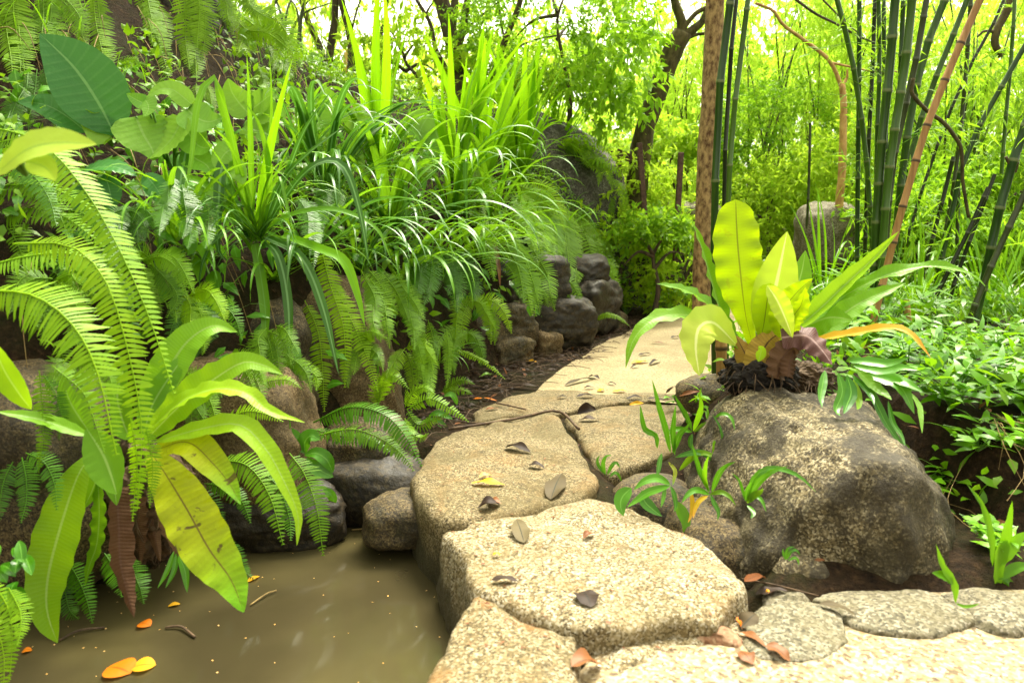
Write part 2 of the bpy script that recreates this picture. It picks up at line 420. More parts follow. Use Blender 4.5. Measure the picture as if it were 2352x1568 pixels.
M['rock_brown'] = rock_mat('brown rock', [(0.018, 0.011, 0.005), (0.059, 0.040, 0.014), (0.106, 0.072, 0.028), (0.187, 0.139, 0.059)], (0.014, 0.011, 0.004), .75, (0.029, 0.033, 0.005), .5, grain=170, bump=.8, wet=.25, big=3.5)
M['rock_tan'] = rock_mat('tan rock', [(0.045, 0.026, 0.010), (0.108, 0.066, 0.026), (0.162, 0.108, 0.043), (0.236, 0.170, 0.079)], (0.030, 0.022, 0.007), .6, (0.058, 0.044, 0.010), .5, grain=180, bump=.7, big=2.6)
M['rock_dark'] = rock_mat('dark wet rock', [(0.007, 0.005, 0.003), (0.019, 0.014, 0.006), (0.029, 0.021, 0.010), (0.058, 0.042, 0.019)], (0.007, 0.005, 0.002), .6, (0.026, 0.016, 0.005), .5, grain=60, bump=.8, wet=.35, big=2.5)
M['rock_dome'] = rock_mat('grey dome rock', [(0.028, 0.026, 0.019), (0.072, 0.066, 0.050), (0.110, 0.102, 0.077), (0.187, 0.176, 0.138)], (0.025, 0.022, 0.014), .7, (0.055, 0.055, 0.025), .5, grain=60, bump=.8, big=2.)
def path_mat():
    b = NT('sandy path'); tc = b.n('TexCoord').outputs['Object']
    vo = b.n('TexVoronoi', Vector=tc, Scale=110.).outputs['Color']
    g = b.math('ADD', b.math('MULTIPLY', b.n('SeparateXYZ', Vector=vo).outputs[1], .45), b.math('MULTIPLY', b.noise(tc, 60, 4, .7), .6))
    c = b.ramp(g, [(.22, (.11, .075, .026, 1)), (.45, (.24, .185, .085, 1)), (.75, (.36, .29, .15, 1))])
    c = b.mix(b.math('MULTIPLY', b.ramp(b.noise(tc, 1.9, 5, .6), [(.40, g3(0)), (.62, g3(1))]), .7), c, (.17, .12, .045, 1))
    c = b.mix(b.ramp(b.noise(tc, 42, 4, .7), [(.64, g3(0)), (.70, g3(.7))]), c, (.07, .045, .018, 1))
    p = b.n('BsdfPrincipled', Base__Color=c, Roughness=.75)
    b.set(p, 'Normal', b.bump(b.math('ADD', g, b.math('MULTIPLY', b.noise(tc, 9, 4), 1.5)), .45, .012)); return b.done(p.outputs[0])
M['path'] = path_mat()
def sand_mat():
    b = NT('coarse sand mortar'); tc = b.n('TexCoord').outputs['Object']
    vo = b.n('TexVoronoi', Vector=tc, Scale=95.).outputs['Color']
    g = b.math('ADD', b.math('MULTIPLY', b.n('SeparateXYZ', Vector=vo).outputs[1], .55), b.math('MULTIPLY', b.noise(tc, 45, 4, .7), .5))
    c = b.ramp(g, [(.2, (.05, .027, .01, 1)), (.4, (.16, .115, .048, 1)), (.58, (.26, .20, .10, 1)), (.8, (.36, .31, .21, 1))])
    c = b.mix(b.ramp(b.noise(tc, 38, 3, .6), [(.66, g3(0)), (.70, g3(.7))]), c, (.32, .12, .025, 1))
    p = b.n('BsdfPrincipled', Base__Color=c, Roughness=.8)
    b.set(p, 'Normal', b.bump(g, .5, .012)); return b.done(p.outputs[0])
M['sand'] = sand_mat()
def water_mat():
    b = NT('murky pond water'); tc = b.n('TexCoord').outputs['Object']
    n = b.noise(tc, 1.3, 5, .5, .3)
    c = b.ramp(n, [(.35, (.034, .028, .013, 1)), (.5, (.048, .040, .018, 1)), (.68, (.072, .060, .024, 1))])
    p = b.n('BsdfPrincipled', Base__Color=c, Roughness=.06)
    p.inputs['IOR'].default_value = 1.33
    b.set(p, 'Normal', b.bump(b.noise(tc, 6, 3, .5), .05, .02)); return b.done(p.outputs[0])
M['water'] = water_mat()
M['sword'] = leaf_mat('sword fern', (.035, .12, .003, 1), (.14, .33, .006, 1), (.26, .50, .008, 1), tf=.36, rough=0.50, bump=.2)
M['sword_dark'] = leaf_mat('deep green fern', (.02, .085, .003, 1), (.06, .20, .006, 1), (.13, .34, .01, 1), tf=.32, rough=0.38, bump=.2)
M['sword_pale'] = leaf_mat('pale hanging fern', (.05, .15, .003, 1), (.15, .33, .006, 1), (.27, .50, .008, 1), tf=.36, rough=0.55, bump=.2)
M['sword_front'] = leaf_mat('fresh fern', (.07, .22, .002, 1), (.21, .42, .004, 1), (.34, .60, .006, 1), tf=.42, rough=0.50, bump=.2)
M['nest'] = leaf_mat('nest fern', (.09, .26, .004, 1), (.22, .43, .008, 1), (.42, .68, .01, 1), tf=.42, rough=0.40, mid=(.30, .46, .09, 1), midw=.035, vein=0.12, veink=52, bump=.35, spec=0.23)
M['nest_green'] = leaf_mat('nest fern green', (.055, .19, .004, 1), (.13, .33, .008, 1), (.26, .54, .01, 1), tf=.38, rough=0.36, mid=(.26, .42, .08, 1), midw=.04, vein=0.12, veink=52, bump=.35, spec=0.25)
M['nest_lit'] = leaf_mat('nest fern bright frond', (.15, .31, .002, 1), (.22, .38, .003, 1), (.44, .64, .004, 1), tf=.5, rough=0.45, mid=(.03, .018, .008, 1), midw=.022, vein=0.11, veink=44, bump=.35, spot=((.16, .09, .01, 1), .35))  # backlight painted in as a brighter, yellower copy of the nest colour
M['nest_yellow'] = leaf_mat('nest fern yellow', (.17, .28, .003, 1), (.32, .42, .005, 1), (.5, .64, .006, 1), tf=.4, rough=0.36, mid=(.10, .05, .012, 1), midw=.02, vein=0.12, veink=33, bump=.6, spot=((.06, .028, .012, 1), .95), spec=0.25, tipc=(.10, .33, .005, 1))
M['nest_orange'] = leaf_mat('withering frond', (.30, .29, .01, 1), (.46, .31, .015, 1), (.6, .45, .02, 1), tf=.4, rough=0.50, mid=(.55, .5, .05, 1), midw=.05, bump=.3, tipc=(.72, .33, .05, 1))
M['nest_white'] = leaf_mat('young pale frond', (.24, .42, .02, 1), (.36, .52, .07, 1), (.5, .72, .04, 1), tf=.45, rough=0.32, mid=(.75, .8, .3, 1), midw=.05, bump=.3, spec=0.34)
M['dead'] = leaf_mat('dead frond', (.045, .026, .013, 1), (.12, .078, .043, 1), (.12, .075, .035, 1), tf=.15, rough=0.65, bump=.9, vein=0.20, veink=36, mid=(.10, .05, .03, 1))
M['dead_purple'] = leaf_mat('purple dead frond', (.05, .024, .024, 1), (.11, .06, .055, 1), (.2, .08, .07, 1), tf=.15, rough=0.50, bump=.9, vein=0.25, veink=41, mid=(.34, .22, .2, 1), spec=0.25)
M['dead_tan'] = leaf_mat('half dead frond', (.14, .10, .02, 1), (.30, .24, .03, 1), (.3, .3, .03, 1), tf=.2, rough=0.55, bump=.8, vein=0.30, veink=23, mid=(.07, .03, .012, 1), midw=.04)
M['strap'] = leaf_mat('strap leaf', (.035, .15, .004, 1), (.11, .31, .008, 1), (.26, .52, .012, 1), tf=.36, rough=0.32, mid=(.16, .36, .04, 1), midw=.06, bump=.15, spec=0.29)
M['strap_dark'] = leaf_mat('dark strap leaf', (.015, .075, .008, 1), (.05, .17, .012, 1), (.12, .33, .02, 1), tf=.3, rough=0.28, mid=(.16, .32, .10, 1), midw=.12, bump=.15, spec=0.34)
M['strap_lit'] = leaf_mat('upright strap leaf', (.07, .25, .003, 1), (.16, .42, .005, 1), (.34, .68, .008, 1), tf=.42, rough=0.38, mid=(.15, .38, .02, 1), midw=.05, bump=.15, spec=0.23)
M['broad'] = leaf_mat('broad leaf', (.06, .22, .015, 1), (.18, .38, .04, 1), (.28, .52, .03, 1), tf=.34, rough=0.34, mid=(.24, .42, .08, 1), midw=.03, vein=0.15, veink=10, bump=.5, spec=0.27)
M['broad_dark'] = leaf_mat('deep green broad leaf', (.02, .115, .025, 1), (.05, .20, .035, 1), (.10, .30, .03, 1), tf=.25, rough=0.35, mid=(.13, .28, .08, 1), midw=.025, vein=0.15, veink=13, bump=.6, spec=0.27)
M['broad_pale'] = leaf_mat('pale lobed leaf', (.17, .34, .02, 1), (.28, .46, .04, 1), (.42, .62, .03, 1), tf=.36, rough=0.45, mid=(.22, .38, .04, 1), midw=.03, bump=.4)
M['gloss'] = leaf_mat('glossy small leaf', (.018, .11, .004, 1), (.07, .25, .008, 1), (.15, .4, .01, 1), tf=.3, rough=0.28, mid=(.14, .34, .04, 1), midw=.05, bump=.3, spec=0.34)
M['under'] = leaf_mat('undergrowth leaf', (.025, .10, .003, 1), (.14, .32, .008, 1), (.25, .48, .01, 1), tf=.38, rough=0.40, bump=.1, spec=0.25)
M['cover'] = leaf_mat('ground cover leaf', (.035, .15, .003, 1), (.13, .36, .006, 1), (.27, .56, .01, 1), tf=.38, rough=0.35, bump=.1, spec=0.29)
M['far_bright'] = leaf_mat('sunlit far foliage', (.19, .37, .01, 1), (.33, .55, .03, 1), (.50, .82, .10, 1), tf=.55, rough=0.60, spec=0.13)  # far leaf colours raised to carry the overexposed backlight
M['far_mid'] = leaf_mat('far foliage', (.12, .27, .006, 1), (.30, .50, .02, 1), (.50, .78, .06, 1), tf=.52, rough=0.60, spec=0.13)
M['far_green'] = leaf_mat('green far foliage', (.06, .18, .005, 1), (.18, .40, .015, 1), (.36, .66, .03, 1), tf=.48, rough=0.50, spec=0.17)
M['bark_grey'] = plain_mat('grey brown bark', (.035, .024, .016, 1), (.11, .078, .05, 1), 12, .85, .8, (2, 2, .5))
M['bark_moss'] = plain_mat('mossy bark', (.03, .024, .008, 1), (.10, .078, .028, 1), 16, .85, 1., (1, 1, .6))
M['bark_flaky'] = plain_mat('flaky bark', (.07, .03, .012, 1), (.36, .24, .10, 1), 22, .85, 1., (1.3, 1.3, .7), lo=.36, hi=.62)
M['bark_orange'] = plain_mat('orange bark', (.26, .13, .035, 1), (.55, .34, .12, 1), 14, .75, .6, (1, 1, .5))
def bamboo_mat(name, c1, c2, node, top=None, rough=.3):
    b = NT(name); tc = b.n('TexCoord').outputs['Object']; sx = b.n('SeparateXYZ', Vector=b.n('UVMap').outputs[0])
    oi = b.n('ObjectInfo').outputs['Random']
    mp = b.n('Mapping', Vector=tc); mp.inputs['Scale'].default_value = (30, 30, 1.2)
    f = b.math('ADD', b.math('MULTIPLY', b.noise(mp.outputs[0], 2., 4), .8), b.math('MULTIPLY', b.math('SUBTRACT', oi, .5), .35))
    c = b.ramp(f, [(.25, c1), (.65, c2)])
    at = b.n('Attribute', _attribute_name='rnd').outputs['Fac']
    c = b.mix(b.ramp(at, [(.6, g3(0)), (.9, g3(1))]), c, node)
    p = b.n('BsdfPrincipled', Base__Color=c, Roughness=rough); p.inputs['Specular IOR Level'].default_value = .3
    return b.done(p.outputs[0])
M['bamboo'] = bamboo_mat('green bamboo', (.016, .045, .006, 1), (.06, .125, .014, 1), (.12, .15, .05, 1))
M['bamboo_cane'] = bamboo_mat('dry cane', (.24, .12, .035, 1), (.48, .27, .10, 1), (.06, .035, .015, 1), rough=.5)
M['bamboo_dark'] = bamboo_mat('dark bamboo', (.016, .022, .007, 1), (.045, .06, .015, 1), (.08, .09, .05, 1))
M['post'] = plain_mat('rusty post', (.045, .022, .016, 1), (.12, .062, .045, 1), 25, .7, .4)
M['root'] = plain_mat('root mass', (.004, .003, .003, 1), (.022, .016, .011, 1), 40, .9, 1.)
M['rootlet'] = plain_mat('rootlets', (.12, .075, .025, 1), (.33, .23, .08, 1), 12, .7, .2)
M['twig'] = plain_mat('dry twig', (.03, .018, .01, 1), (.12, .075, .04, 1), 30, .8, .3)
M['stem'] = plain_mat('green stem', (.06, .15, .02, 1), (.14, .28, .04, 1), 20, .5, .1)
def dl(name, a, b_, t=.15, rough=.5): return leaf_mat(name, a, b_, b_, tf=t, rough=rough, mid=tuple(x * .7 for x in a[:3]) + (1,), midw=.04, bump=.4)
M['fall_dark'] = dl('dark fallen leaf', (.014, .010, .007, 1), (.04, .027, .018, 1), rough=.6)
M['fall_grey'] = dl('grey green fallen leaf', (.035, .033, .016, 1), (.085, .078, .04, 1), rough=.65)
M['fall_brown'] = dl('brown fallen leaf', (.08, .036, .012, 1), (.17, .082, .03, 1))
M['fall_yellow'] = dl('yellow fallen leaf', (.38, .24, .01, 1), (.52, .36, .02, 1), .25)
M['fall_orange'] = dl('orange fallen leaf', (.34, .115, .003, 1), (.43, .165, .005, 1), .2)
M['fall_cream'] = dl('cream fallen leaf', (.62, .43, .12, 1), (.8, .62, .28, 1), .2)
M['fall_green'] = dl('green fallen leaf', (.06, .2, .02, 1), (.16, .36, .05, 1), .25, .3)
# ------------------------------------------------------------------ ground
def axis(lo, hi, step, far, k=1.22):
    a = list(np.arange(lo, hi + 1e-6, step)); s = step
    while a[-1] < far: s *= k; a.append(a[-1] + s)
    s = step; b = []
    x = lo
    while x > -far: s *= k; x -= s; b.append(x)
    return np.array(b[::-1] + a)
gx = axis(-4.6, 5.2, .06, 300); gy = axis(1.0, 12.0, .06, 300)
gy = gy[gy > -40]
zz = np.array([[terrain(x, y) for x in gx] for y in gy])
nx, ny = len(gx), len(gy)
X, Y = np.meshgrid(gx, gy)
mb = MB(); mb.add(np.stack([X, Y, zz], -1).reshape(-1, 3), [(j * nx + i, j * nx + i + 1, (j + 1) * nx + i + 1, (j + 1) * nx + i) for j in range(ny - 1) for i in range(nx - 1)])
gro = obj('ground', mesh_of(mb, 'ground'), M['soil']); tag(gro, None, None, kind='structure')
def fill_sheet(name, outline, mat, zf, step=.05):
    """a sheet over a plan outline, gridded, following zf"""
    o = np.asarray(outline); lo, hi = o.min(0), o.max(0)
    def inside(x, y):
        c = False
        for (x1, y1), (x2, y2) in zip(o, np.roll(o, -1, 0)):
            if (y1 > y) != (y2 > y) and x < (x2 - x1) * (y - y1) / (y2 - y1) + x1: c = not c
        return c
    import bmesh
    bm = bmesh.new()
    vs = [bm.verts.new((x, y, 0)) for x, y in o]; bm.faces.new(vs)
    for k in range(2):
        L = hi[k] - lo[k]
        for t in np.arange(lo[k] + step, hi[k], step):
            co_ = [0, 0, 0]; co_[k] = t; no = [0, 0, 0]; no[k] = 1
            bmesh.ops.bisect_plane(bm, geom=bm.verts[:] + bm.edges[:] + bm.faces[:], plane_co=co_, plane_no=no)
    for v in bm.verts: v.co.z = zf(v.co.x, v.co.y)
    bmesh.ops.recalc_face_normals(bm, faces=bm.faces[:])
    if bm.faces[:] and sum(f.normal.z for f in bm.faces) < 0: bmesh.ops.reverse_faces(bm, faces=bm.faces[:])
    me = bpy.data.meshes.new(name); bm.to_mesh(me); bm.free()
    me.polygons.foreach_set('use_smooth', np.ones(len(me.polygons), bool))
    return tag(obj(name, me, mat), None, None, kind='structure')
pl = [G(*q, .02)[:2] for q in ((1120, 948), (1235, 900), (1262, 868), (1300, 838), (1360, 800), (1420, 768), (1490, 742), (1560, 724), (1640, 706))]
pl = [tuple(q) for q in spline(np.array(pl), 40)]
pr = [(3.6, 9.6), (2.75, 8.0), (2.3, 7.0), (1.95, 6.0), (1.55, 5.0), (1.12, 4.2), (1.0, 4.3), (.6, 4.42), (.2, 4.5), (0., 4.45)]
jit = lambda q: (q[0] + .05 * mnoise.noise((q[0] * 3, q[1] * 3, 5)) + .02 * mnoise.noise((q[0] * 13, q[1] * 13, 5)), q[1])
fill_sheet('path', [jit(q) for q in pl + [tuple(q) for q in spline(np.array(pr), 36)]], M['path'], lambda x, y: max(terrain(x, y) + .006, .008 + .012 * mnoise.noise((x * 2, y * 2, 2)) + .03 * sstep(.5, .0, abs(x - path_right(y) + .55))), .06)
# foreground sand apron
ap = [(.12, 1.3), (.16, 1.75), (.30, 1.90), (.55, 2.02), (.85, 2.12), (1.2, 2.18), (1.7, 2.25), (2.6, 2.3), (3.2, 1.2)]
fill_sheet('foreground_path', [jit(q) for q in ap], M['sand'], lambda x, y: -.058 + .03 * sstep(2.2, 1.6, y) + .012 * mnoise.noise((x * 5, y * 5, 1)), .05)
wb = [(-3, .6), (.2, .6), (.2, 1.9), (.1, 2.6), (.05, 3.0), (-.2, 3.6), (-.7, 4.0), (-1.6, 3.7), (-2.6, 2.4)]
fill_sheet('water', wb, M['water'], lambda x, y: -.25, .5)
# ------------------------------------------------------------------ stones
def slab(outline, zt, thick, mat, name, label, cat='stone', rnd=.03, jz=.012, dome=.02, taper=.06, seed=0, tilt=(0, 0), group=None):
    q = np.array([G(x, y, zt)[:2] for x, y in outline])
    qq = np.vstack([q, q[:1]]); ss = np.r_[0, np.cumsum(np.linalg.norm(np.diff(qq, axis=0), axis=1))]; tt = np.linspace(0, ss[-1], 145)[:-1]
    ql = np.stack([np.interp(tt, ss, qq[:, k]) for k in (0, 1)], 1); q = .55 * ql + .45 * spline(qq, 145)[:-1]
    for _ in range(2): q = .5 * q + .25 * (np.roll(q, 1, 0) + np.roll(q, -1, 0))
    n = len(q); c = q.mean(0)
    rings = []
    for sc, dz in ((.0, 0), (.1, 0), (.2, 0), (.3, 0), (.4, 0), (.5, 0), (.6, 0), (.7, 0), (.79, 0), (.87, 0), (.93, -.05), (.965, -.25), (.985, -.6), (1.0, -1.2), (1.005, -2.0)):
        rings.append((sc, dz * rnd, 0))
    for k in range(1, 7): rings.append((1.01 - taper * k / 6, -2 * rnd - (thick - 2 * rnd) * k / 6, 1))
    V = []
    for sc, dz, side in rings:
        for i in range(n):
            d = q[i] - c; L = np.linalg.norm(d)
            ed = .022 * fbm(q[i, 0] * 8, q[i, 1] * 8, seed + dz * 9, 4)
            p = c + d * (sc + (ed / L if sc > .6 else 0))
            z = zt + dz + dome * (1 - sc ** 2) * (not side) + (p[0] - c[0]) * tilt[0] + (p[1] - c[1]) * tilt[1]
            z += (jz * fbm(p[0] * 5, p[1] * 5, seed, 5) - .012 * max(0, fbm(p[0] * 11, p[1] * 11, seed + 5, 3) - .35)) * (1 if not side else .3)
            V.append((p[0], p[1], z))
    m = len(rings)
    a_ = sum(q[i, 0] * q[(i + 1) % n, 1] - q[(i + 1) % n, 0] * q[i, 1] for i in range(n))
    F = [(k * n + i, (k + 1) * n + i, (k + 1) * n + (i + 1) % n, k * n + (i + 1) % n) for k in range(m - 1) for i in range(n)]
    if a_ < 0: F = [f[::-1] for f in F]
    b = MB(); b.add(V, F)
    return single(name, b, mat, label, cat, group)
slab([(1015, 1212), (1150, 1183), (1335, 1140), (1450, 1165), (1560, 1215), (1690, 1296), (1702, 1370), (1640, 1415), (1520, 1420), (1430, 1445), (1345, 1450), (1230, 1410), (1090, 1358), (1055, 1290)], .03, .40, M['granite'], 'stepping_stone', 'big pale cream stepping stone nearest the camera, jutting over the pond', seed=3, rnd=.022, jz=.02, dome=.012, taper=-.07)
slab([(990, 1016), (1090, 970), (1200, 952), (1280, 950), (1340, 1035), (1376, 1100), (1338, 1142), (1150, 1186), (1030, 1190), (968, 1150), (945, 1098)], .035, .42, M['granite_moss'], 'stepping_stone', 'olive brown stepping stone with a yellow leaf on it, second from the pond corner', seed=9, rnd=.03, jz=.02, dome=.012, taper=-.03)
slab([(1296, 955), (1400, 930), (1500, 925), (1640, 940), (1600, 1010), (1500, 1055), (1400, 1085), (1360, 1050)], .02, .3, M['granite_moss'], 'paving_stone', 'flat stone slab right of the olive stepping stone, carrying a dark curled leaf', seed=14, rnd=.02, jz=.008)
slab([(1085, 945), (1170, 908), (1270, 893), (1420, 898), (1600, 905), (1500, 920), (1390, 928), (1290, 948), (1180, 955), (1100, 968)], .02, .25, M['granite_moss'], 'paving_stone', 'narrow wet slab across the start of the sandy path', seed=22, rnd=.015, jz=.007)
slab([(1088, 1368), (1225, 1418), (1320, 1452), (1336, 1500), (1325, 1600), (1300, 1750), (900, 1750), (968, 1600), (1010, 1500)], -.005, .40, M['granite_rust'], 'edge_stone', 'rust stained edge stone at the bottom of the photo beside the pond', seed=31, rnd=.022, jz=.02, tilt=(0, .02))
slab([(1345, 1462), (1430, 1450), (1540, 1428), (1690, 1425), (1706, 1450), (1690, 1475), (1560, 1500), (1400, 1568), (1350, 1568)], -.045, .3, M['granite'], 'paving_stone', 'pale chipped stone wedged in front of the big cream stepping stone', seed=37, rnd=.02, jz=.014)
slab([(1552, 1446), (1600, 1428), (1680, 1440), (1708, 1466), (1690, 1482), (1600, 1474)], -.035, .2, M['red_stone'], 'paving_stone', 'small reddish flat stone set in the foreground mortar', seed=41, rnd=.012)
slab([(1706, 1420), (1740, 1396), (1830, 1378), (1920, 1400), (1952, 1440), (1930, 1490), (1830, 1520), (1740, 1510), (1700, 1470)], -.03, .22, M['granite_grey'], 'paving_stone', 'grey rounded paving stone beside the reddish stone', seed=45, rnd=.012, dome=.012)
slab([(1860, 1370), (1960, 1352), (2090, 1348), (2190, 1378), (2240, 1420), (2150, 1450), (2020, 1448), (1930, 1412)], -.03, .22, M['granite_grey'], 'paving_stone', 'low tan paving stone under the big lichened boulder', seed=48, rnd=.012, dome=.008)
slab([(2150, 1358), (2260, 1352), (2420, 1370), (2480, 1430), (2330, 1450), (2235, 1425), (2200, 1390)], -.03, .22, M['granite_grey'], 'paving_stone', 'greenish grey paving stone at the right edge below the earth bank', seed=52, rnd=.02)
def rock(c, rad, mat, name, label, cat='rock', sub=5, sq=2.5, amp=.10, freq=1.4, seed=0, rot=(0, 0, 0), cuts=(), group=None, fine=.02, origin=None):
    import bmesh
    bm = bmesh.new(); bmesh.ops.create_icosphere(bm, subdivisions=sub, radius=1)
    rm = Matrix.Rotation(R(rot[2]), 3, 'Z') @ Matrix.Rotation(R(rot[1]), 3, 'Y') @ Matrix.Rotation(R(rot[0]), 3, 'X')
    rad = np.asarray(rad, float); mr = rad.mean()
    for v in bm.verts:
        d = np.array(v.co)
        k = (np.abs(d) ** sq).sum() ** (-1 / sq)
        p = d * k
        p = p * (1 + amp * 1.5 * mnoise.noise(Vector(d * freq) + Vector((seed, 0, 0))) + amp * .6 * mnoise.noise(Vector(d * freq * 2.7) + Vector((0, seed, 0))))
        for (nx_, ny_, nz_, off, soft) in cuts:
            nn = nrm((nx_, ny_, nz_)); h = p @ nn
            if h > off: p = p - nn * (h - off) * soft
        p = p * rad
        p = p + nrm(p) * mr * fine * (fbm(d[0] * 7 + seed, d[1] * 7, d[2] * 7, 4))
        q = rm @ Vector(p)
        v.co = q
    me = bpy.data.meshes.new(name); bm.to_mesh(me); bm.free()
    me.polygons.foreach_set('use_smooth', np.ones(len(me.polygons), bool))
    return tag(obj(name, me, mat, loc=tuple(c)), label, cat, group)
rock((1.19, 2.87, -.18), (.46, .60, .60), M['boulder'], 'boulder', 'large dark lichened boulder under the right bird nest fern', 'boulder', sub=6, sq=3.0, amp=.08, seed=2, rot=(0, 0, -8), cuts=((.62, -.15, .78, 1.02, .8), (-.6, -.4, .7, .86, .7), (0, -.1, 1, .9, .75)), fine=.04)
rock((.80, 2.66, -.17), (.22, .24, .20), M['rock_brown'], 'rock', 'dark brown rock between the cream stepping stone and the boulder', seed=5, sq=3, fine=.05)
rock((.98, 2.36, -.13), (.10, .10, .13), M['boulder'], 'rock', 'upright mossy rock at the foot of the boulder', seed=6, sq=3.5, sub=4, fine=.05)
rock((.88, 2.18, -.14), (.085, .06, .085), M['granite_grey'], 'rock', 'small grey green rock beside the water puddle of dead leaves', seed=7, sq=3.5, sub=4, fine=.05)
rock((.60, 3.0, -.12), (.20, .20, .14), M['rock_brown'], 'rock', 'mossy rock right of the olive stepping stone under small tufts', seed=8, sq=2.6, sub=4, fine=.05)
# left bank rocks
rock(P(745, 860, 4.1), (.52, .40, .56), M['rock_tan'], 'boulder', 'tan boulder with a slanting edge under the drooping strap leaves', 'boulder', seed=11, sq=3.2, rot=(0, 18, 20), cuts=((.8, -.2, .55, .72, .9),), fine=.03, sub=6)
rock(P(840, 1050, 3.45), (.24, .22, .20), M['rock_brown'], 'boulder', 'rounded brown boulder above the pond behind the glossy fern tip', 'boulder', seed=12, sq=2.6, fine=.04)
rock(P(520, 1010, 3.15), (.38, .30, .36), M['rock_tan'], 'boulder', 'mossy tan boulder behind the left bird nest fern', 'boulder', seed=13, sq=3, fine=.04)
rock(P(560, 1180, 3.05), (.42, .20, .16), M['rock_dark'], 'boulder', 'low dark wet boulder at the pond edge under the fern tips', 'boulder', seed=15, sq=3, fine=.05)
rock(P(60, 1090, 2.65), (.40, .32, .42), M['rock_brown'], 'boulder', 'dark olive boulder at the left edge behind the hanging fronds', 'boulder', seed=16, sq=3.2, fine=.04)
rock(P(560, 830, 3.75), (.42, .30, .36), M['rock_brown'], 'boulder', 'brown rock face below the drooping strap plant', 'boulder', seed=17, sq=3, fine=.04)
rock(P(925, 1190, 2.95), (.16, .16, .10), M['rock_brown'], 'rock', 'flat dark rock at the water line beside the olive stepping stone', seed=18, sq=3, sub=4, fine=.05)
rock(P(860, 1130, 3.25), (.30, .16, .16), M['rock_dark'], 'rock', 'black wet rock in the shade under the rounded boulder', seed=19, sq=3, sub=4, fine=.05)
for i, (px, py, d, rx, ry, rz, m, lb) in enumerate([
    (1150, 745, 5.62, .19, .16, .15, 'rock_brown', 'dark square block of the old wall left of the hanging fern tip'),
    (1275, 740, 6.0, .24, .16, .17, 'rock_dark', 'large dark wall block right of the hanging fern tip'),
    (1165, 815, 5.42, .14, .10, .11, 'rock_brown', 'lower wall block resting on the leaf litter'),
    (1248, 800, 5.75, .10, .09, .11, 'rock_tan', 'small tan wedge stone at the foot of the wall'),
    (1345, 700, 6.75, .26, .2, .2, 'rock_dark', 'dark sloping wall stone near the bend of the path'),
    (1090, 760, 5.35, .15, .13, .15, 'rock_brown', 'brown wall stone half behind drooping blades'),
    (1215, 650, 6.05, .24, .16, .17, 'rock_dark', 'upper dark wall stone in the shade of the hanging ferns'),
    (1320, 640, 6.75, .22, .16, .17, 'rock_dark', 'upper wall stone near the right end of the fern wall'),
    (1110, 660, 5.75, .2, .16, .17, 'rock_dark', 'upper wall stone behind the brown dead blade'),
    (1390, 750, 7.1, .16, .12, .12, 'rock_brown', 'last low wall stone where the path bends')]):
    rock(P(px, py, d + .27), (rx * 1.4, ry * 1.35, rz * 1.32), M[m], 'wall_stone', lb, 'stone', seed=60 + i, sq=4.5, amp=.12, sub=5, rot=(0, random.uniform(-8, 8), 35 + random.uniform(-25, 25)), group='stones of the low retaining wall', fine=.07)
dome = P(1185, 520, 8.9)
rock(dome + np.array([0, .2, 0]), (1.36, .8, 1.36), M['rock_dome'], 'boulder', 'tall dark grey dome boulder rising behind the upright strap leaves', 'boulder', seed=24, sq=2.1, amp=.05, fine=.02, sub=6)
rock(P(1898, 545, 8.2), (.32, .3, .38), M['granite_grey'], 'boulder', 'grey brown boulder standing left of the bamboo clump', 'boulder', seed=25, sq=3.2, fine=.03)
rock(P(1600, 520, 9.5), (.35, .3, .3), M['granite_grey'], 'boulder', 'pale boulder glimpsed between the post and the flaky trunk', 'boulder', seed=26, sq=3)
rock(P(330, 50, 5.75), (.62, .4, .62), M['rock_dark'], 'boulder', 'black rock face behind the hanging fronds at the upper left', 'boulder', seed=27, sq=3, fine=.04, sub=6)
rock(P(20, 200, 5.0), (.5, .4, .7), M['rock_brown'], 'boulder', 'brown rock face behind the fronds in the upper left corner', 'boulder', seed=28, sq=3, fine=.04)
rock(P(1640, 905, 3.75), (.20, .15, .10), M['rock_brown'], 'rock', 'low dark rock under the twin bamboo culms', seed=29, sq=3, sub=4)
# ------------------------------------------------------------------ authored leaves: photo points plus a real distance
def world(pts, d0, d1=None):
    k = len(pts); d1 = d0 if d1 is None else d1
    return np.array([P(p[0], p[1], p[2] if len(p) > 2 else d0 + (d1 - d0) * i / (k - 1)) for i, p in enumerate(pts)])
def leafpx(root, name, pts, d0, d1, wpx, mat, label=None, **kw):
    w3 = world(pts, d0, d1); mb = MB()
    ribbon(mb, w3, .5 * wpx * (d0 + (d0 if d1 is None else d1)) / 2 / FPX, **kw)
    return part(name, mb, M[mat], root, label=label)
def frondpx(root, pts, d0, d1, wpx, mat, label=None, **kw):
    w3 = world(pts, d0, d1); mb = MB()
    frond(mb, w3, .5 * wpx * (d0 + (d0 if d1 is None else d1)) / 2 / FPX, **kw)
    return part('frond', mb, M[mat], root, label=label)
UPC = (0, -.75, .65)      # faces up and towards the path
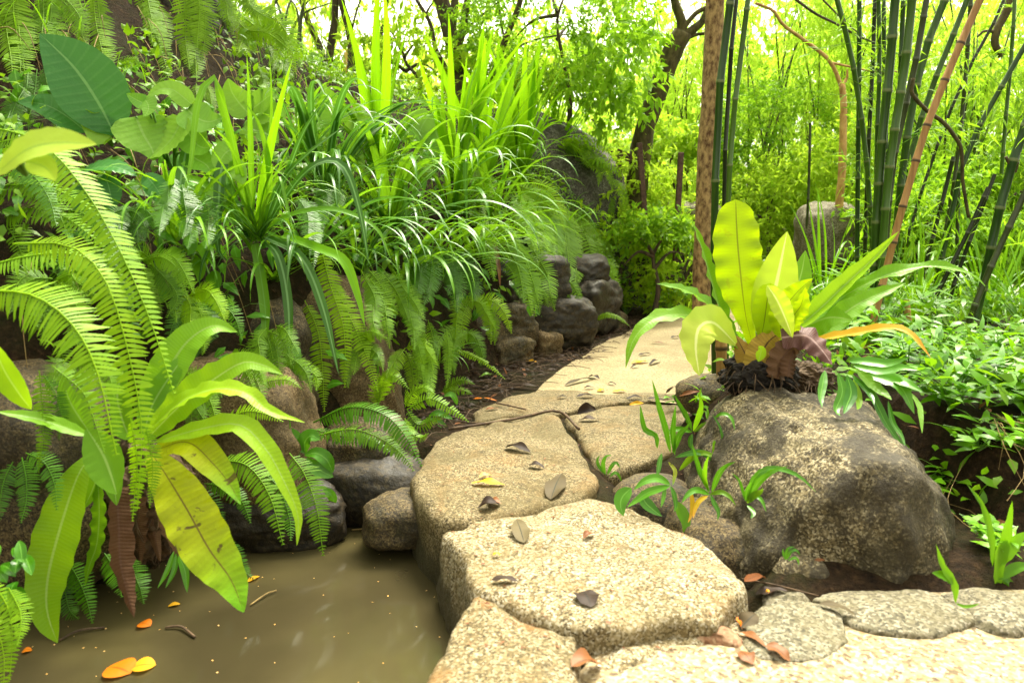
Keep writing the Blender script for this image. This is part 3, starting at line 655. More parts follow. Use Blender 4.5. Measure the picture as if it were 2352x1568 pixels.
# ---- right bird nest fern
B = P(1735, 850, 3.3)
nf = thing('bird_nest_fern', B, 'big yellow green bird nest fern growing on the large lichened boulder', 'fern')
L = lambda *a, **k: leafpx(nf, 'frond', *a, **k)
L([(1728, 790), (1712, 720), (1698, 600), (1692, 520), (1690, 458)], 3.28, 3.36, 118, 'nest_lit', 'tall backlit yellow frond with a dark midrib', hint=(.1, -1, .15), prof='round', wave=.09, fold=-.06, n=40, m=11, rag=.035)
L([(1752, 780), (1772, 700), (1790, 620), (1808, 532)], 3.22, 3.3, 98, 'nest_white', 'pale glossy upright frond', hint=(-.25, -1, .1), prof='lance', wave=.05, fold=.15)
L([(1745, 790), (1755, 740), (1762, 690), (1770, 650)], 3.2, 3.2, 70, 'nest_lit', hint=(0, -1, .1), prof='round', wave=.06)
L([(1770, 790), (1815, 700), (1840, 630), (1850, 575)], 3.4, 3.5, 70, 'nest_green', hint=(-.2, -1, .2), prof='lance', wave=.08)
L([(1775, 790), (1860, 730), (1940, 655), (2010, 590), (2064, 532)], 3.25, 3.2, 46, 'nest', hint=(-.5, -.6, .6), prof='lance', fold=.6, wave=.1)
L([(1790, 780), (1880, 720), (1960, 668), (2050, 628), (2150, 612), (2225, 628), (2264, 658)], 3.3, 3.0, 44, 'nest_green', 'longest arching frond with a wavy edge', hint=(0, -.5, .9), prof='lance', fold=.4, wave=.35, wfreq=5)
L([(1790, 775), (1800, 715), (1830, 672), (1866, 640)], 3.15, 3.1, 62, 'nest_lit', hint=(-.4, -1, .3), prof='lance', wave=.2, fold=.3)
L([(1762, 655), (1785, 690), (1805, 735), (1820, 775)], 3.05, 2.98, 46, 'nest_white', 'small shining curled frond', hint=(-.3, -1, .5), prof='lance', fold=.5, wave=.2)
L([(1820, 775), (1822, 730), (1840, 700), (1850, 660)], 3.1, 3.05, 50, 'nest_lit', hint=(.2, -1, .3), prof='lance', wave=.25, fold=.2)
L([(1830, 800), (1890, 780), (1960, 768), (2040, 755), (2090, 768), (2138, 822)], 3.2, 2.85, 32, 'nest_orange', 'drooping yellow orange withered frond', hint=(0, -.5, .9), prof='lance', fold=.5, wave=.15)
L([(1795, 775), (1850, 770), (1885, 800), (1912, 838)], 3.1, 3.0, 66, 'dead_purple', 'curled purple brown dead frond', hint=(.1, -.8, .6), prof='strap', wave=.3, wfreq=5, fold=-.3)
L([(1700, 800), (1660, 730), (1632, 640), (1612, 570), (1588, 505)], 3.3, 3.45, 44, 'nest_green', hint=(.7, -.8, .3), prof='lance', fold=.5, wave=.25)
L([(1705, 795), (1650, 725), (1600, 680), (1550, 660), (1508, 652)], 3.25, 3.1, 46, 'nest_green', hint=(.2, -.5, .9), prof='lance', fold=.3, wave=.25)
L([(1705, 805), (1630, 740), (1560, 722), (1500, 735), (1455, 780), (1437, 845)], 3.2, 2.95, 48, 'nest_green', 'wavy frond hanging over the sandy path', hint=(-.2, -.6, .8), prof='lance', fold=.2, wave=.3)
L([(1690, 790), (1640, 742), (1606, 752), (1598, 800), (1606, 862)], 3.15, 2.95, 84, 'nest_white', 'broad torn frond curling down on the left', hint=(0, -1, .5), prof='ell', fold=.2, wave=.12, rag=.12)
L([(1800, 800), (1880, 765), (1960, 705), (2020, 675), (2080, 650)], 3.45, 3.4, 62, 'nest_green', hint=(-.1, -.6, .8), prof='lance', fold=.3, wave=.2)
L([(1780, 800), (1830, 760), (1900, 730), (1960, 735)], 3.35, 3.2, 90, 'nest_green', hint=(-.1, -.8, .6), prof='lance', fold=.1, wave=.12)
L([(1752, 880), (1745, 830), (1765, 785), (1800, 760)], 3.12, 3.2, 70, 'dead_tan', 'stub of a brown banded dead frond', hint=(0, -1, .2), prof='strap', wave=.15, fold=-.3)
L([(1785, 870), (1800, 820), (1830, 790), (1862, 790)], 3.08, 3.1, 60, 'dead', hint=(.2, -1, .3), prof='strap', wave=.3, fold=-.4)
L([(1810, 865), (1815, 830), (1825, 800)], 3.05, 3.1, 40, 'dead', hint=(.2, -1, .3), prof='strap', wave=.3, fold=-.4)
L([(1730, 870), (1720, 830), (1700, 790), (1690, 770)], 3.15, 3.2, 50, 'dead_tan', hint=(0, -1, .2), prof='strap', wave=.1, fold=-.3)
L([(1742, 830), (1748, 805), (1742, 795)], 3.05, 3.05, 24, 'nest', hint=(0, -1, .2), prof='ell')
def rootmass(root, c, rad, mat='root', seed=0, hairs=60):
    import bmesh
    bm = bmesh.new(); bmesh.ops.create_icosphere(bm, subdivisions=5, radius=1)
    for v in bm.verts:
        d = v.co.copy(); v.co = Vector([d[i] * rad[i] for i in range(3)]) * (1 + .3 * fbm(d.x * 2.5 + seed, d.y * 2.5, d.z * 2.5, 5))
    me = bpy.data.meshes.new('root_ball'); bm.to_mesh(me); bm.free()
    o = obj('root_ball', me, M[mat], root, tuple(np.asarray(c) - np.asarray(root.location)))
    mb = MB()
    for _ in range(hairs):
        d = nrm(rng.normal(size=3)); d[1] = -abs(d[1]); a = np.asarray(c) + d * np.asarray(rad) * .95
        e = a + np.array([d[0] * .05 + rng.normal() * .03, d[1] * .05, -.03 - .07 * rng.random()])
        tube(mb, [a, (a + e) / 2 + d * .02, e], [.003, .0012], n=6, seg=4, cap=False)
    h = obj('root_fibres', mesh_of(mb, 'root_fibres', tuple(root.location)), M['twig'], root); h['kind'] = 'stuff'
    return o
rootmass(nf, P(1742, 866, 3.22), (.155, .12, .105), seed=3)
rootmass(nf, P(1850, 868, 3.35), (.12, .1, .07), 'twig', seed=5, hairs=40)
# ---- left bird nest fern
B = P(290, 1120, 2.42)
nl = thing('bird_nest_fern', B, 'bird nest fern overhanging the brown pond with one large yellow spotted frond', 'fern')
L = lambda *a, **k: leafpx(nl, 'frond', *a, **k)
L([(215, 1040), (180, 1090), (145, 1190), (115, 1300), (106, 1370), (112, 1420), (132, 1475)], 2.35, 2.12, 126, 'nest', 'broad green frond hanging to the water on the left', hint=(-.1, -1, .4), prof='ell', fold=.12, wave=.07, rag=.02)
L([(340, 1030), (375, 1080), (430, 1170), (480, 1260), (530, 1330), (560, 1405)], 2.3, 2.0, 128, 'nest_yellow', 'large yellow frond with brown spots and a green tip', hint=(.15, -.9, .5), prof='ell', fold=.12, wave=.14, wfreq=7, n=40, m=11, rag=.03)
L([(350, 1035), (430, 1015), (490, 1065), (530, 1115), (553, 1158)], 2.4, 2.2, 78, 'nest_yellow', hint=(.1, -.8, .7), prof='lance', wave=.1)
L([(335, 1010), (420, 925), (500, 865), (560, 832), (610, 840), (650, 860)], 2.4, 2.45, 84, 'nest', 'arching frond lit from above with a pale midrib', hint=(.2, -.8, .75), prof='lance', fold=.2, wave=.12, rag=.05)
L([(325, 960), (380, 860), (430, 785), (490, 748), (545, 762)], 2.5, 2.7, 84, 'nest_green', hint=(.3, -.8, .6), prof='lance', fold=.25, wave=.1)
L([(345, 985), (420, 920), (500, 893), (570, 905), (620, 945), (700, 970)], 2.38, 2.3, 50, 'nest', hint=(.1, -.5, .9), prof='lance', fold=.3, wave=.25)
L([(355, 1015), (460, 985), (550, 975), (610, 1030), (650, 1100), (684, 1180), (682, 1252)], 2.35, 2.15, 56, 'nest', 'long narrow frond curving down towards the pond', hint=(.3, -.7, .7), prof='lance', fold=.2, wave=.2)
L([(200, 985), (235, 1040), (255, 1090), (268, 1135)], 2.2, 2.1, 92, 'nest_green', hint=(0, -1, .5), prof='ell', fold=.2, wave=.05)
L([(300, 1010), (280, 960), (270, 900), (290, 830)], 2.5, 2.7, 70, 'nest_green', hint=(0, -1, .3), prof='lance', wave=.1)
L([(330, 1000), (350, 930), (400, 850), (430, 810)], 2.45, 2.6, 60, 'nest_green', hint=(.3, -1, .3), prof='lance', wave=.1)
L([(225, 1100), (228, 1180), (222, 1250), (205, 1300), (195, 1345)], 2.4, 2.3, 42, 'nest_green', hint=(-.2, -1, .2), prof='lance', wave=.3, fold=.1)
L([(240, 1040), (225, 1090), (210, 1130), (190, 1170)], 2.42, 2.4, 44, 'nest_green', hint=(.2, -1, .3), prof='lance')
L([(260, 1060), (262, 1110), (268, 1160)], 2.3, 2.25, 44, 'nest_green', hint=(.2, -1, .3), prof='lance')
L([(205, 1000), (130, 975), (70, 958), (-10, 945)], 2.35, 2.2, 42, 'nest_green', hint=(0, -.6, .8), prof='lance', wave=.1)
L([(210, 1000), (165, 930), (150, 890), (145, 860)], 2.4, 2.4, 56, 'nest_green', hint=(.2, -1, .4), prof='lance', wave=.1)
L([(-20, 780), (10, 850), (45, 905), (72, 940)], 2.0, 2.05, 62, 'nest', hint=(.1, -1, .3), prof='ell', wave=.05)
L([(268, 1120), (272, 1200), (276, 1290), (292, 1360), (308, 1418)], 2.3, 2.18, 60, 'dead', 'long brown dead frond hanging to the water', hint=(.1, -1, .1), prof='strap', wave=.25, fold=-.5, rag=.1)
L([(370, 1120), (385, 1190), (405, 1250), (412, 1290)], 2.4, 2.35, 50, 'dead', hint=(.3, -1, .1), prof='strap', wave=.3, fold=-.5, rag=.1)
L([(320, 1140), (318, 1220), (322, 1300)], 2.45, 2.4, 36, 'dead', hint=(-.3, -1, .1), prof='strap', wave=.3, fold=-.5)
L([(345, 1140), (352, 1210), (368, 1290)], 2.48, 2.45, 30, 'dead', hint=(.5, -1, .1), prof='strap', wave=.3, fold=-.5)
L([(400, 1130), (425, 1210), (450, 1250)], 2.5, 2.45, 34, 'dead', hint=(.5, -1, .1), prof='strap', wave=.3, fold=-.5)
rootmass(nl, P(335, 1150, 2.6), (.18, .14, .22), 'twig', seed=9, hairs=80)
# small lobed fern under it
sl = thing('lobed_fern', P(395, 1260, 2.4), 'small lobed fern dangling above the pond below the dead fronds', 'fern')
for pts, wp in [([(400, 1265), (385, 1310), (362, 1350)], 14), ([(405, 1270), (400, 1310), (380, 1350)], 14), ([(410, 1275), (425, 1310), (430, 1360)], 20), ([(410, 1270), (450, 1290), (480, 1310)], 10), ([(410, 1268), (460, 1280), (475, 1270)], 9)]:
    leafpx(sl, 'leaf', pts, 2.35, 2.3, wp, 'gloss', hint=UPC, prof='lance')
# ---- sword ferns at the left edge
fa = thing('sword_fern', P(-60, 640, 2.3), 'big bright sword fern arching in from the left edge over the bird nest fern', 'fern')
Fp = lambda *a, **k: frondpx(fa, *a, **k)
Fp([(-30, 290), (90, 325), (190, 430), (275, 575), (345, 735), (400, 905)], 2.7, 2.25, 112, 'sword_front', 'long bright frond sweeping from the upper left corner', pairs=66, hint=(.35, -.7, .6), droop=.35)
Fp([(-40, 665), (80, 680), (170, 750), (225, 860), (268, 1045)], 2.15, 1.95, 172, 'sword_front', 'widest frond nearest the camera', pairs=54, hint=(.4, -.7, .6), droop=.3)
Fp([(30, 560), (160, 565), (240, 640), (290, 790), (325, 980), (315, 1170)], 2.5, 2.15, 118, 'sword_front', pairs=66, hint=(.4, -.75, .55), droop=.3)
Fp([(-30, 610), (90, 585), (190, 590), (270, 650)], 2.6, 2.6, 120, 'sword', pairs=36, hint=(0, -.5, .9))
Fp([(120, 840), (190, 900), (215, 960), (240, 1040)], 2.2, 2.1, 70, 'sword', pairs=30, hint=(.3, -.8, .5))
Fp([(300, 960), (315, 1060), (308, 1150), (304, 1196)], 2.12, 2.05, 60, 'sword_front', pairs=30, hint=(0, -1, .2))
Fp([(335, 980), (350, 1060), (348, 1120), (343, 1165)], 2.15, 2.1, 52, 'sword', pairs=28, hint=(0, -1, .2))
fb = thing('sword_fern', P(-40, 520, 3.0), 'shaded sword fern filling the left edge behind the bright arching fronds', 'fern')
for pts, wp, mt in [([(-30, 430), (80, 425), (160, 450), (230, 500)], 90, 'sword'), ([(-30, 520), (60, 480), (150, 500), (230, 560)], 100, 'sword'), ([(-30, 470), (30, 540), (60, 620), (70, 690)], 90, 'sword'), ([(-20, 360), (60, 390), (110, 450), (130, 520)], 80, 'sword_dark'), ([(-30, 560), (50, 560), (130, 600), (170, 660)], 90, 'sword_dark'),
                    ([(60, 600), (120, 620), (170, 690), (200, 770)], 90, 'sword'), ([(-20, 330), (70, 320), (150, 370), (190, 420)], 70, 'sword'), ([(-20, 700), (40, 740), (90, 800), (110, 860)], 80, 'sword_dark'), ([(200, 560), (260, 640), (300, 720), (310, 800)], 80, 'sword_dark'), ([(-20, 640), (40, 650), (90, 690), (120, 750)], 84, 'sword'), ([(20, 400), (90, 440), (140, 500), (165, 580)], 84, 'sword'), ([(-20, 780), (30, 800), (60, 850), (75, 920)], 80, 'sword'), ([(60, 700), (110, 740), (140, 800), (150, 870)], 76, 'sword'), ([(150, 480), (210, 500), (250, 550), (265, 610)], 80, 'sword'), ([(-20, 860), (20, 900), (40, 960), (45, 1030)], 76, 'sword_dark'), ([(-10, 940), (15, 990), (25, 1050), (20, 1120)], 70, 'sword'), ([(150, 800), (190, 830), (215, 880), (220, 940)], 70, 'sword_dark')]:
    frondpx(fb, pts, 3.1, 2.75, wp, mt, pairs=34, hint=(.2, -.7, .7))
def hug(pts, d0, off=.32):
    """keep a hanging curve in front of the bank and its wall"""
    out = []
    for k, p in enumerate(pts):
        d = min(d0 - .05 * k, hit(min(max(p[0], -200), 2500), max(p[1], 2))[1] - off); out.append((p[0], p[1], d if not out else min(d, out[-1][2])))
    return out
fc = thing('sword_fern', P(85, 870, 2.4), 'narrow fern frond hanging straight down at the left edge above the dark boulder', 'fern')
frondpx(fc, [(90, 850), (98, 940), (98, 1010), (88, 1085)], 2.3, 2.25, 58, 'sword', pairs=34, hint=(.2, -1, .2))
frondpx(fc, [(100, 860), (125, 900), (140, 950), (135, 1010)], 2.4, 2.35, 50, 'sword_dark', pairs=30, hint=(.2, -1, .2))
fd = thing('sword_fern', P(150, 1290, 2.4), 'dark little fern dipping towards the pond at lower left', 'fern')
for pts in [[(150, 1280), (180, 1330), (200, 1380), (212, 1430)], [(240, 1270), (260, 1300), (270, 1330), (280, 1370)], [(300, 1280), (310, 1320), (322, 1350), (330, 1385)], [(160, 1300), (150, 1350), (160, 1400), (180, 1420)]]:
    frondpx(fd, pts, 2.35, 2.25, 72, 'sword_dark', pairs=24, hint=(.3, -.8, .5))
fe = thing('sword_fern', P(20, 1380, 1.95), 'bright fern in the lower left corner beside the pond', 'fern')
for pts in [[(-20, 1330), (20, 1400), (28, 1470), (22, 1560)], [(-40, 1400), (-5, 1450), (10, 1520), (5, 1600)], [(20, 1350), (45, 1400), (48, 1440), (40, 1480)]]:
    frondpx(fe, pts, 1.95, 1.85, 66, 'sword_front', pairs=26, hint=(.5, -.8, .4))
ff = thing('glossy_shrub', P(20, 1290, 2.05), 'dark glossy small leaved plant at the left edge above the corner fern', 'plant')
for k in range(13):
    a = (10 + random.uniform(-30, 45), 1290 + random.uniform(-50, 90)); e = (a[0] + random.uniform(-20, 35), a[1] + random.uniform(15, 55))
    leafpx(ff, 'leaf', [a, ((a[0] + e[0]) / 2, (a[1] + e[1]) / 2 - 6), e], 2.05, 2.0, 28, 'gloss', hint=(random.uniform(-.4, .6), -.7, .6), prof='ell', n=8, m=5)
# ---- glossy dark fern fronds right of the left nest fern
fg = thing('sword_fern', P(520, 1060, 2.75), 'glossy dark fern with a frond dipping into the pond beside the yellow frond', 'fern')
frondpx(fg, [(505, 1055), (570, 1070), (620, 1140), (650, 1250)], 2.6, 2.4, 92, 'sword', pairs=34, hint=(.3, -.8, .6))
frondpx(fg, [(530, 1240), (545, 1280), (560, 1310), (585, 1330)], 2.5, 2.45, 50, 'sword_dark', pairs=20, hint=(.3, -.8, .6))
fh = thing('sword_fern', P(670, 1050, 2.9), 'fern whose pointed tip hangs lowest over the middle of the pond edge', 'fern')
frondpx(fh, [(665, 1040), (700, 1090), (728, 1170), (742, 1275)], 2.75, 2.6, 92, 'sword', pairs=38, hint=(.4, -.8, .5))
frondpx(fh, [(600, 1080), (640, 1120), (665, 1190), (668, 1240)], 2.8, 2.6, 70, 'sword_dark', pairs=30, hint=(.3, -.8, .5))
fi = thing('sword_fern', P(720, 975, 3.2), 'deep green fern lying across the rounded boulder towards the stepping stones', 'fern')
frondpx(fi, [(720, 970), (800, 935), (880, 950), (930, 1000), (968, 1070)], 3.15, 2.9, 92, 'sword_dark', 'upper glossy frond', pairs=44, hint=(-.1, -.5, .9), droop=.35)
frondpx(fi, [(730, 1000), (810, 985), (880, 1010), (930, 1050), (950, 1080)], 3.05, 2.9, 80, 'sword', pairs=40, hint=(-.1, -.5, .9), droop=.35)
frondpx(fi, [(715, 985), (780, 1000), (850, 1010), (900, 1040)], 3.1, 3.0, 60, 'sword_dark', pairs=30, hint=(-.1, -.5, .9))
def small(label, spec, d0, d1, mat, wp, hint=(.2, -.7, .7), base=None, pairs=26):
    t = thing('sword_fern', P(*(base or spec[0][0]), d0), label, 'fern')
    for pts in spec: frondpx(t, pts, d0, d1, wp, mat, pairs=pairs, hint=hint)
    return t
small('low dark fern hanging off the left edge boulder towards the water', [[(60, 1040), (100, 1060), (125, 1110), (130, 1170)], [(50, 1050), (60, 1100), (60, 1150), (48, 1200)], [(30, 1060), (10, 1100), (0, 1150), (-5, 1200)]], 2.3, 2.2, 'sword_dark', 66, base=(60, 1040))
small('dark fern at the pond edge right of the brown dead fronds', [[(440, 1120), (480, 1150), (500, 1200), (505, 1250)], [(430, 1130), (440, 1180), (435, 1230), (425, 1270)], [(470, 1110), (520, 1120), (555, 1150), (575, 1200)]], 2.75, 2.65, 'sword_dark', 60, base=(445, 1120))
small('small fern frond lying on the mossy boulder right of the arching nest frond', [[(575, 895), (620, 875), (660, 872), (692, 892)]], 3.0, 2.95, 'sword', 46)
small('yellow tipped fern frond flat on the mossy boulder', [[(505, 975), (560, 945), (610, 950), (650, 968)]], 2.8, 2.75, 'sword_front', 56)
small('curled fern cupped round the brown end of the tan boulder', [[(868, 930), (880, 880), (905, 862), (938, 892)], [(870, 930), (865, 900), (872, 870), (890, 850)]], 3.7, 3.6, 'sword', 50)
small('low fern running along the leaf litter towards the wet slab', [[(935, 940), (985, 915), (1030, 935), (1076, 968)], [(935, 940), (960, 975), (1000, 960), (1040, 945)], [(930, 935), (950, 900), (975, 890), (1000, 905)]], 3.7, 3.6, 'sword', 44)
small('tiny fern standing in the litter in front of the wall', [[(1015, 900), (1040, 880), (1065, 872), (1090, 882)], [(1015, 900), (1050, 895), (1070, 898), (1085, 905)]], 4.4, 4.35, 'sword', 36)
small('thin yellow fern frond leaning over the leaf litter', [[(1040, 800), (1080, 815), (1120, 835), (1160, 870)]], 4.8, 4.6, 'sword_front', 24)
small('single fern frond bending over the path edge at the bend', [[(1365, 735), (1390, 722), (1420, 728), (1445, 748)]], 6.6, 6.4, 'sword_pale', 24)
small('dark leafed fern hanging under the rounded boulder beside the pond', [[(930, 960), (940, 990), (965, 1005), (985, 995)], [(915, 975), (905, 1010), (915, 1040), (930, 1050)]], 3.2, 3.1, 'sword', 40)
# hanging fronds over the tan boulder
small('long fern fronds hanging down the face of the tan boulder', [[(735, 560), (760, 660), (790, 760), (792, 890)], [(700, 690), (730, 760), (740, 840), (745, 945)], [(760, 640), (800, 720), (840, 810), (868, 900)], [(690, 850), (705, 890), (700, 920), (692, 950)]], 3.7, 3.5, 'sword_front', 66, pairs=46, base=(740, 560))
small('short fern hanging beside the strap leaves above the tan boulder', [[(570, 640), (590, 680), (585, 720), (575, 760)], [(640, 680), (650, 720), (650, 760), (640, 800)]], 3.9, 3.7, 'sword', 60)
# ---- ferns hanging from the upper left rock face
def jitter(spec, a):
    out = []
    for q in spec:
        ox, oy, k = random.uniform(-a, a), random.uniform(-a * .6, a * .4), random.uniform(.7, 1.0)
        out.append([(q[0][0] + (p[0] - q[0][0]) * k * random.uniform(.6, 1.2) + ox, q[0][1] + (p[1] - q[0][1]) * k + oy) for p in q])
    return out
HG = [((30, -40), [[(40, -40), (42, 50), (52, 130), (62, 210)], [(20, -40), (15, 60), (25, 130), (30, 190)]], 92, 'sword_pale', 'broad fern curtain hanging in the upper left corner'),
      ((110, -30), [[(110, -30), (120, 40), (140, 100), (150, 150)], [(100, -20), (100, 40), (95, 100), (105, 140)], [(130, -10), (160, 20), (185, 70), (200, 110)]], 70, 'sword', 'shaded fern second from the upper left corner'),
      ((215, -30), [[(212, -30), (220, 50), (235, 120), (246, 170)]], 66, 'sword_pale', 'slim pale fern frond hanging above the giant upright leaf'),
      ((340, -30), [[(335, -30), (352, 60), (375, 130), (392, 195)], [(320, -30), (330, 20), (345, 60), (350, 100)]], 64, 'sword_pale', 'fern frond hanging in front of the black rock face'),
      ((440, -40), [[(435, -40), (445, 50), (448, 120), (452, 185)], [(455, -30), (470, 30), (470, 90), (462, 140)]], 78, 'sword_pale', 'brightest straight hanging fern right of the black rock face'),
      ((510, -30), [[(505, -20), (525, 20), (535, 50), (535, 80)], [(520, -30), (560, 0), (585, 30), (600, 60)]], 60, 'sword_pale', 'short fern hanging at the top edge left of the reeds'),
      ((600, 10), [[(570, 20), (630, 40), (665, 90), (678, 165)], [(560, 40), (600, 70), (640, 80), (670, 120)], [(590, 60), (560, 90), (550, 110), (548, 130)]], 84, 'sword_front', 'arching fern standing on the bank top beside the thin reeds'),
      ((595, 150), [[(590, 150), (598, 170), (603, 190), (606, 212)]], 40, 'sword_pale', 'small fern hanging on bare soil above the broad leaves'),
      ((480, 205), [[(476, 200), (484, 225), (490, 245), (490, 275)], [(470, 190), (468, 215), (475, 240), (480, 260)]], 36, 'sword_pale', 'small hanging fern between the broad leaves and the soil'),
      ((255, 165), [[(258, 168), (285, 150), (315, 145), (342, 152)]], 26, 'sword', 'little sideways fern frond on the dark soil'),
      ((640, 120), [[(640, 110), (655, 140), (660, 165), (655, 190)], [(610, 100), (625, 130), (628, 150), (622, 175)]], 44, 'sword_pale', 'pair of small hanging fronds under the arching bank top fern'),
      ((120, 170), [[(100, 150), (110, 200), (125, 250), (130, 300)], [(85, 160), (80, 210), (70, 260), (65, 300)], [(50, 200), (30, 240), (15, 280), (0, 320)]], 70, 'sword_dark', 'dark ferns behind the giant upright leaf at the left')]
for base, spec, wp, mt, lb in HG:
    d = min(hit(max(base[0], 5), max(base[1], 2))[1] - .22, 5.0 + max(0, base[0] - 450) * .006)
    spec = spec + jitter(spec, 24)
    small(lb, [hug(q, d, .14) for q in spec], d, d - .12, mt, wp * .85, hint=(.25, -1, .25), base=base, pairs=40)
for lb, base, spec, wp, mt in [
    ('shaded fern sprawling on the bank above the left boulder', (130, 640), [[(130, 640), (180, 620), (230, 640), (260, 690)], [(130, 650), (110, 690), (100, 740), (105, 790)], [(140, 650), (170, 690), (190, 750), (195, 800)], [(120, 640), (80, 640), (40, 670), (20, 720)]], 70, 'sword'),
    ('fern in the gap between the bright arching frond and the central strap plant', (330, 600), [[(330, 600), (370, 590), (410, 620), (430, 680)], [(330, 610), (340, 660), (345, 710), (340, 760)], [(340, 610), (380, 640), (400, 690), (405, 740)], [(320, 600), (290, 580), (260, 590), (240, 620)]], 64, 'sword'),
    ('dull green fern behind the left nest fern on the mossy boulder', (470, 700), [[(470, 700), (510, 700), (540, 730), (555, 780)], [(470, 700), (470, 740), (465, 780), (450, 820)], [(470, 700), (430, 710), (400, 740), (385, 790)]], 58, 'sword_dark'),
    ('fern draped over the left shoulder of the mossy tan boulder', (420, 880), [[(420, 880), (450, 860), (490, 870), (510, 900)], [(420, 885), (435, 920), (440, 960), (430, 1000)], [(425, 880), (470, 900), (490, 940), (495, 980)]], 56, 'sword'),
    ('fern under the heart shaped leaves left of the dark narrow grass', (300, 480), [[(300, 480), (330, 480), (360, 510), (375, 560)], [(300, 485), (290, 530), (290, 580), (300, 620)], [(295, 480), (260, 490), (240, 520), (225, 560)]], 56, 'sword_dark'),
    ('fern below the brown rock face between hanging strap tips', (640, 820), [[(640, 820), (660, 850), (670, 900), (665, 950)], [(640, 820), (620, 850), (610, 890), (612, 930)], [(645, 815), (680, 830), (705, 860), (715, 900)]], 50, 'sword'),
    ('small fern on the soil under the drooping grass tufts', (820, 800), [[(820, 800), (850, 800), (870, 820), (880, 850)], [(820, 800), (800, 830), (795, 860), (800, 890)], [(820, 795), (830, 770), (850, 760), (875, 770)]], 44, 'sword'),
    ('fern spilling over the top of the mossy tan boulder', (520, 830), [[(520, 830), (550, 820), (590, 840), (610, 890)], [(520, 830), (500, 860), (490, 900), (492, 940)], [(525, 830), (560, 850), (580, 890), (582, 930)]], 54, 'sword'),
    ('fern hiding the top of the left edge boulder', (180, 830), [[(180, 830), (220, 830), (250, 860), (262, 910)], [(180, 835), (150, 850), (125, 890), (115, 930)], [(180, 835), (190, 880), (190, 920), (180, 960)]], 60, 'sword'),
    ('bright fern just below the dark narrow grass tuft', (430, 680), [[(430, 680), (470, 670), (505, 700), (520, 750)], [(430, 685), (425, 730), (420, 770), (408, 810)], [(435, 680), (460, 720), (470, 770), (468, 810)]], 58, 'sword_front'),
    ('fern in the dark hollow between the brown rock face and the tan boulder', (610, 760), [[(610, 760), (640, 770), (660, 800), (668, 840)], [(610, 760), (590, 790), (580, 830), (578, 870)], [(612, 765), (622, 800), (628, 840), (625, 880)]], 52, 'sword'),
    ('bright fern above the litter right of the tan boulder', (930, 800), [[(930, 800), (960, 790), (985, 810), (995, 850)], [(930, 800), (910, 830), (900, 870), (905, 900)], [(932, 805), (945, 840), (950, 880), (945, 910)]], 46, 'sword_front'),
    ('fern trailing over the left end of the old wall', (1080, 690), [[(1080, 690), (1110, 700), (1125, 740), (1128, 790)], [(1080, 690), (1065, 720), (1060, 760), (1065, 800)], [(1085, 690), (1130, 690), (1160, 720), (1175, 765)]], 48, 'sword_front'),
    ('fern trailing over the middle of the old wall', (1250, 630), [[(1250, 630), (1280, 650), (1290, 690), (1292, 740)], [(1245, 630), (1225, 670), (1220, 710), (1225, 750)], [(1255, 628), (1300, 640), (1325, 670), (1335, 710)]], 44, 'sword'),
    ('fern trailing over the last stones of the old wall', (1350, 620), [[(1350, 620), (1375, 640), (1388, 680), (1390, 720)], [(1345, 620), (1330, 660), (1330, 700), (1338, 730)], [(1352, 618), (1390, 620), (1415, 645), (1425, 680)]], 42, 'sword_front'),
    ('fern at the foot of the bank left of the wall blocks', (1060, 760), [[(1060, 760), (1085, 770), (1100, 800), (1105, 840)], [(1060, 760), (1045, 790), (1040, 830), (1045, 860)], [(1055, 755), (1030, 760), (1010, 780), (1000, 810)]], 44, 'sword')]:
    d = hit(*base)[1] - .3
    small(lb, [hug(q, d, .28) for q in spec + jitter(spec, 30)], d, d, mt, wp, hint=(.25, -.9, .45), base=base, pairs=34)
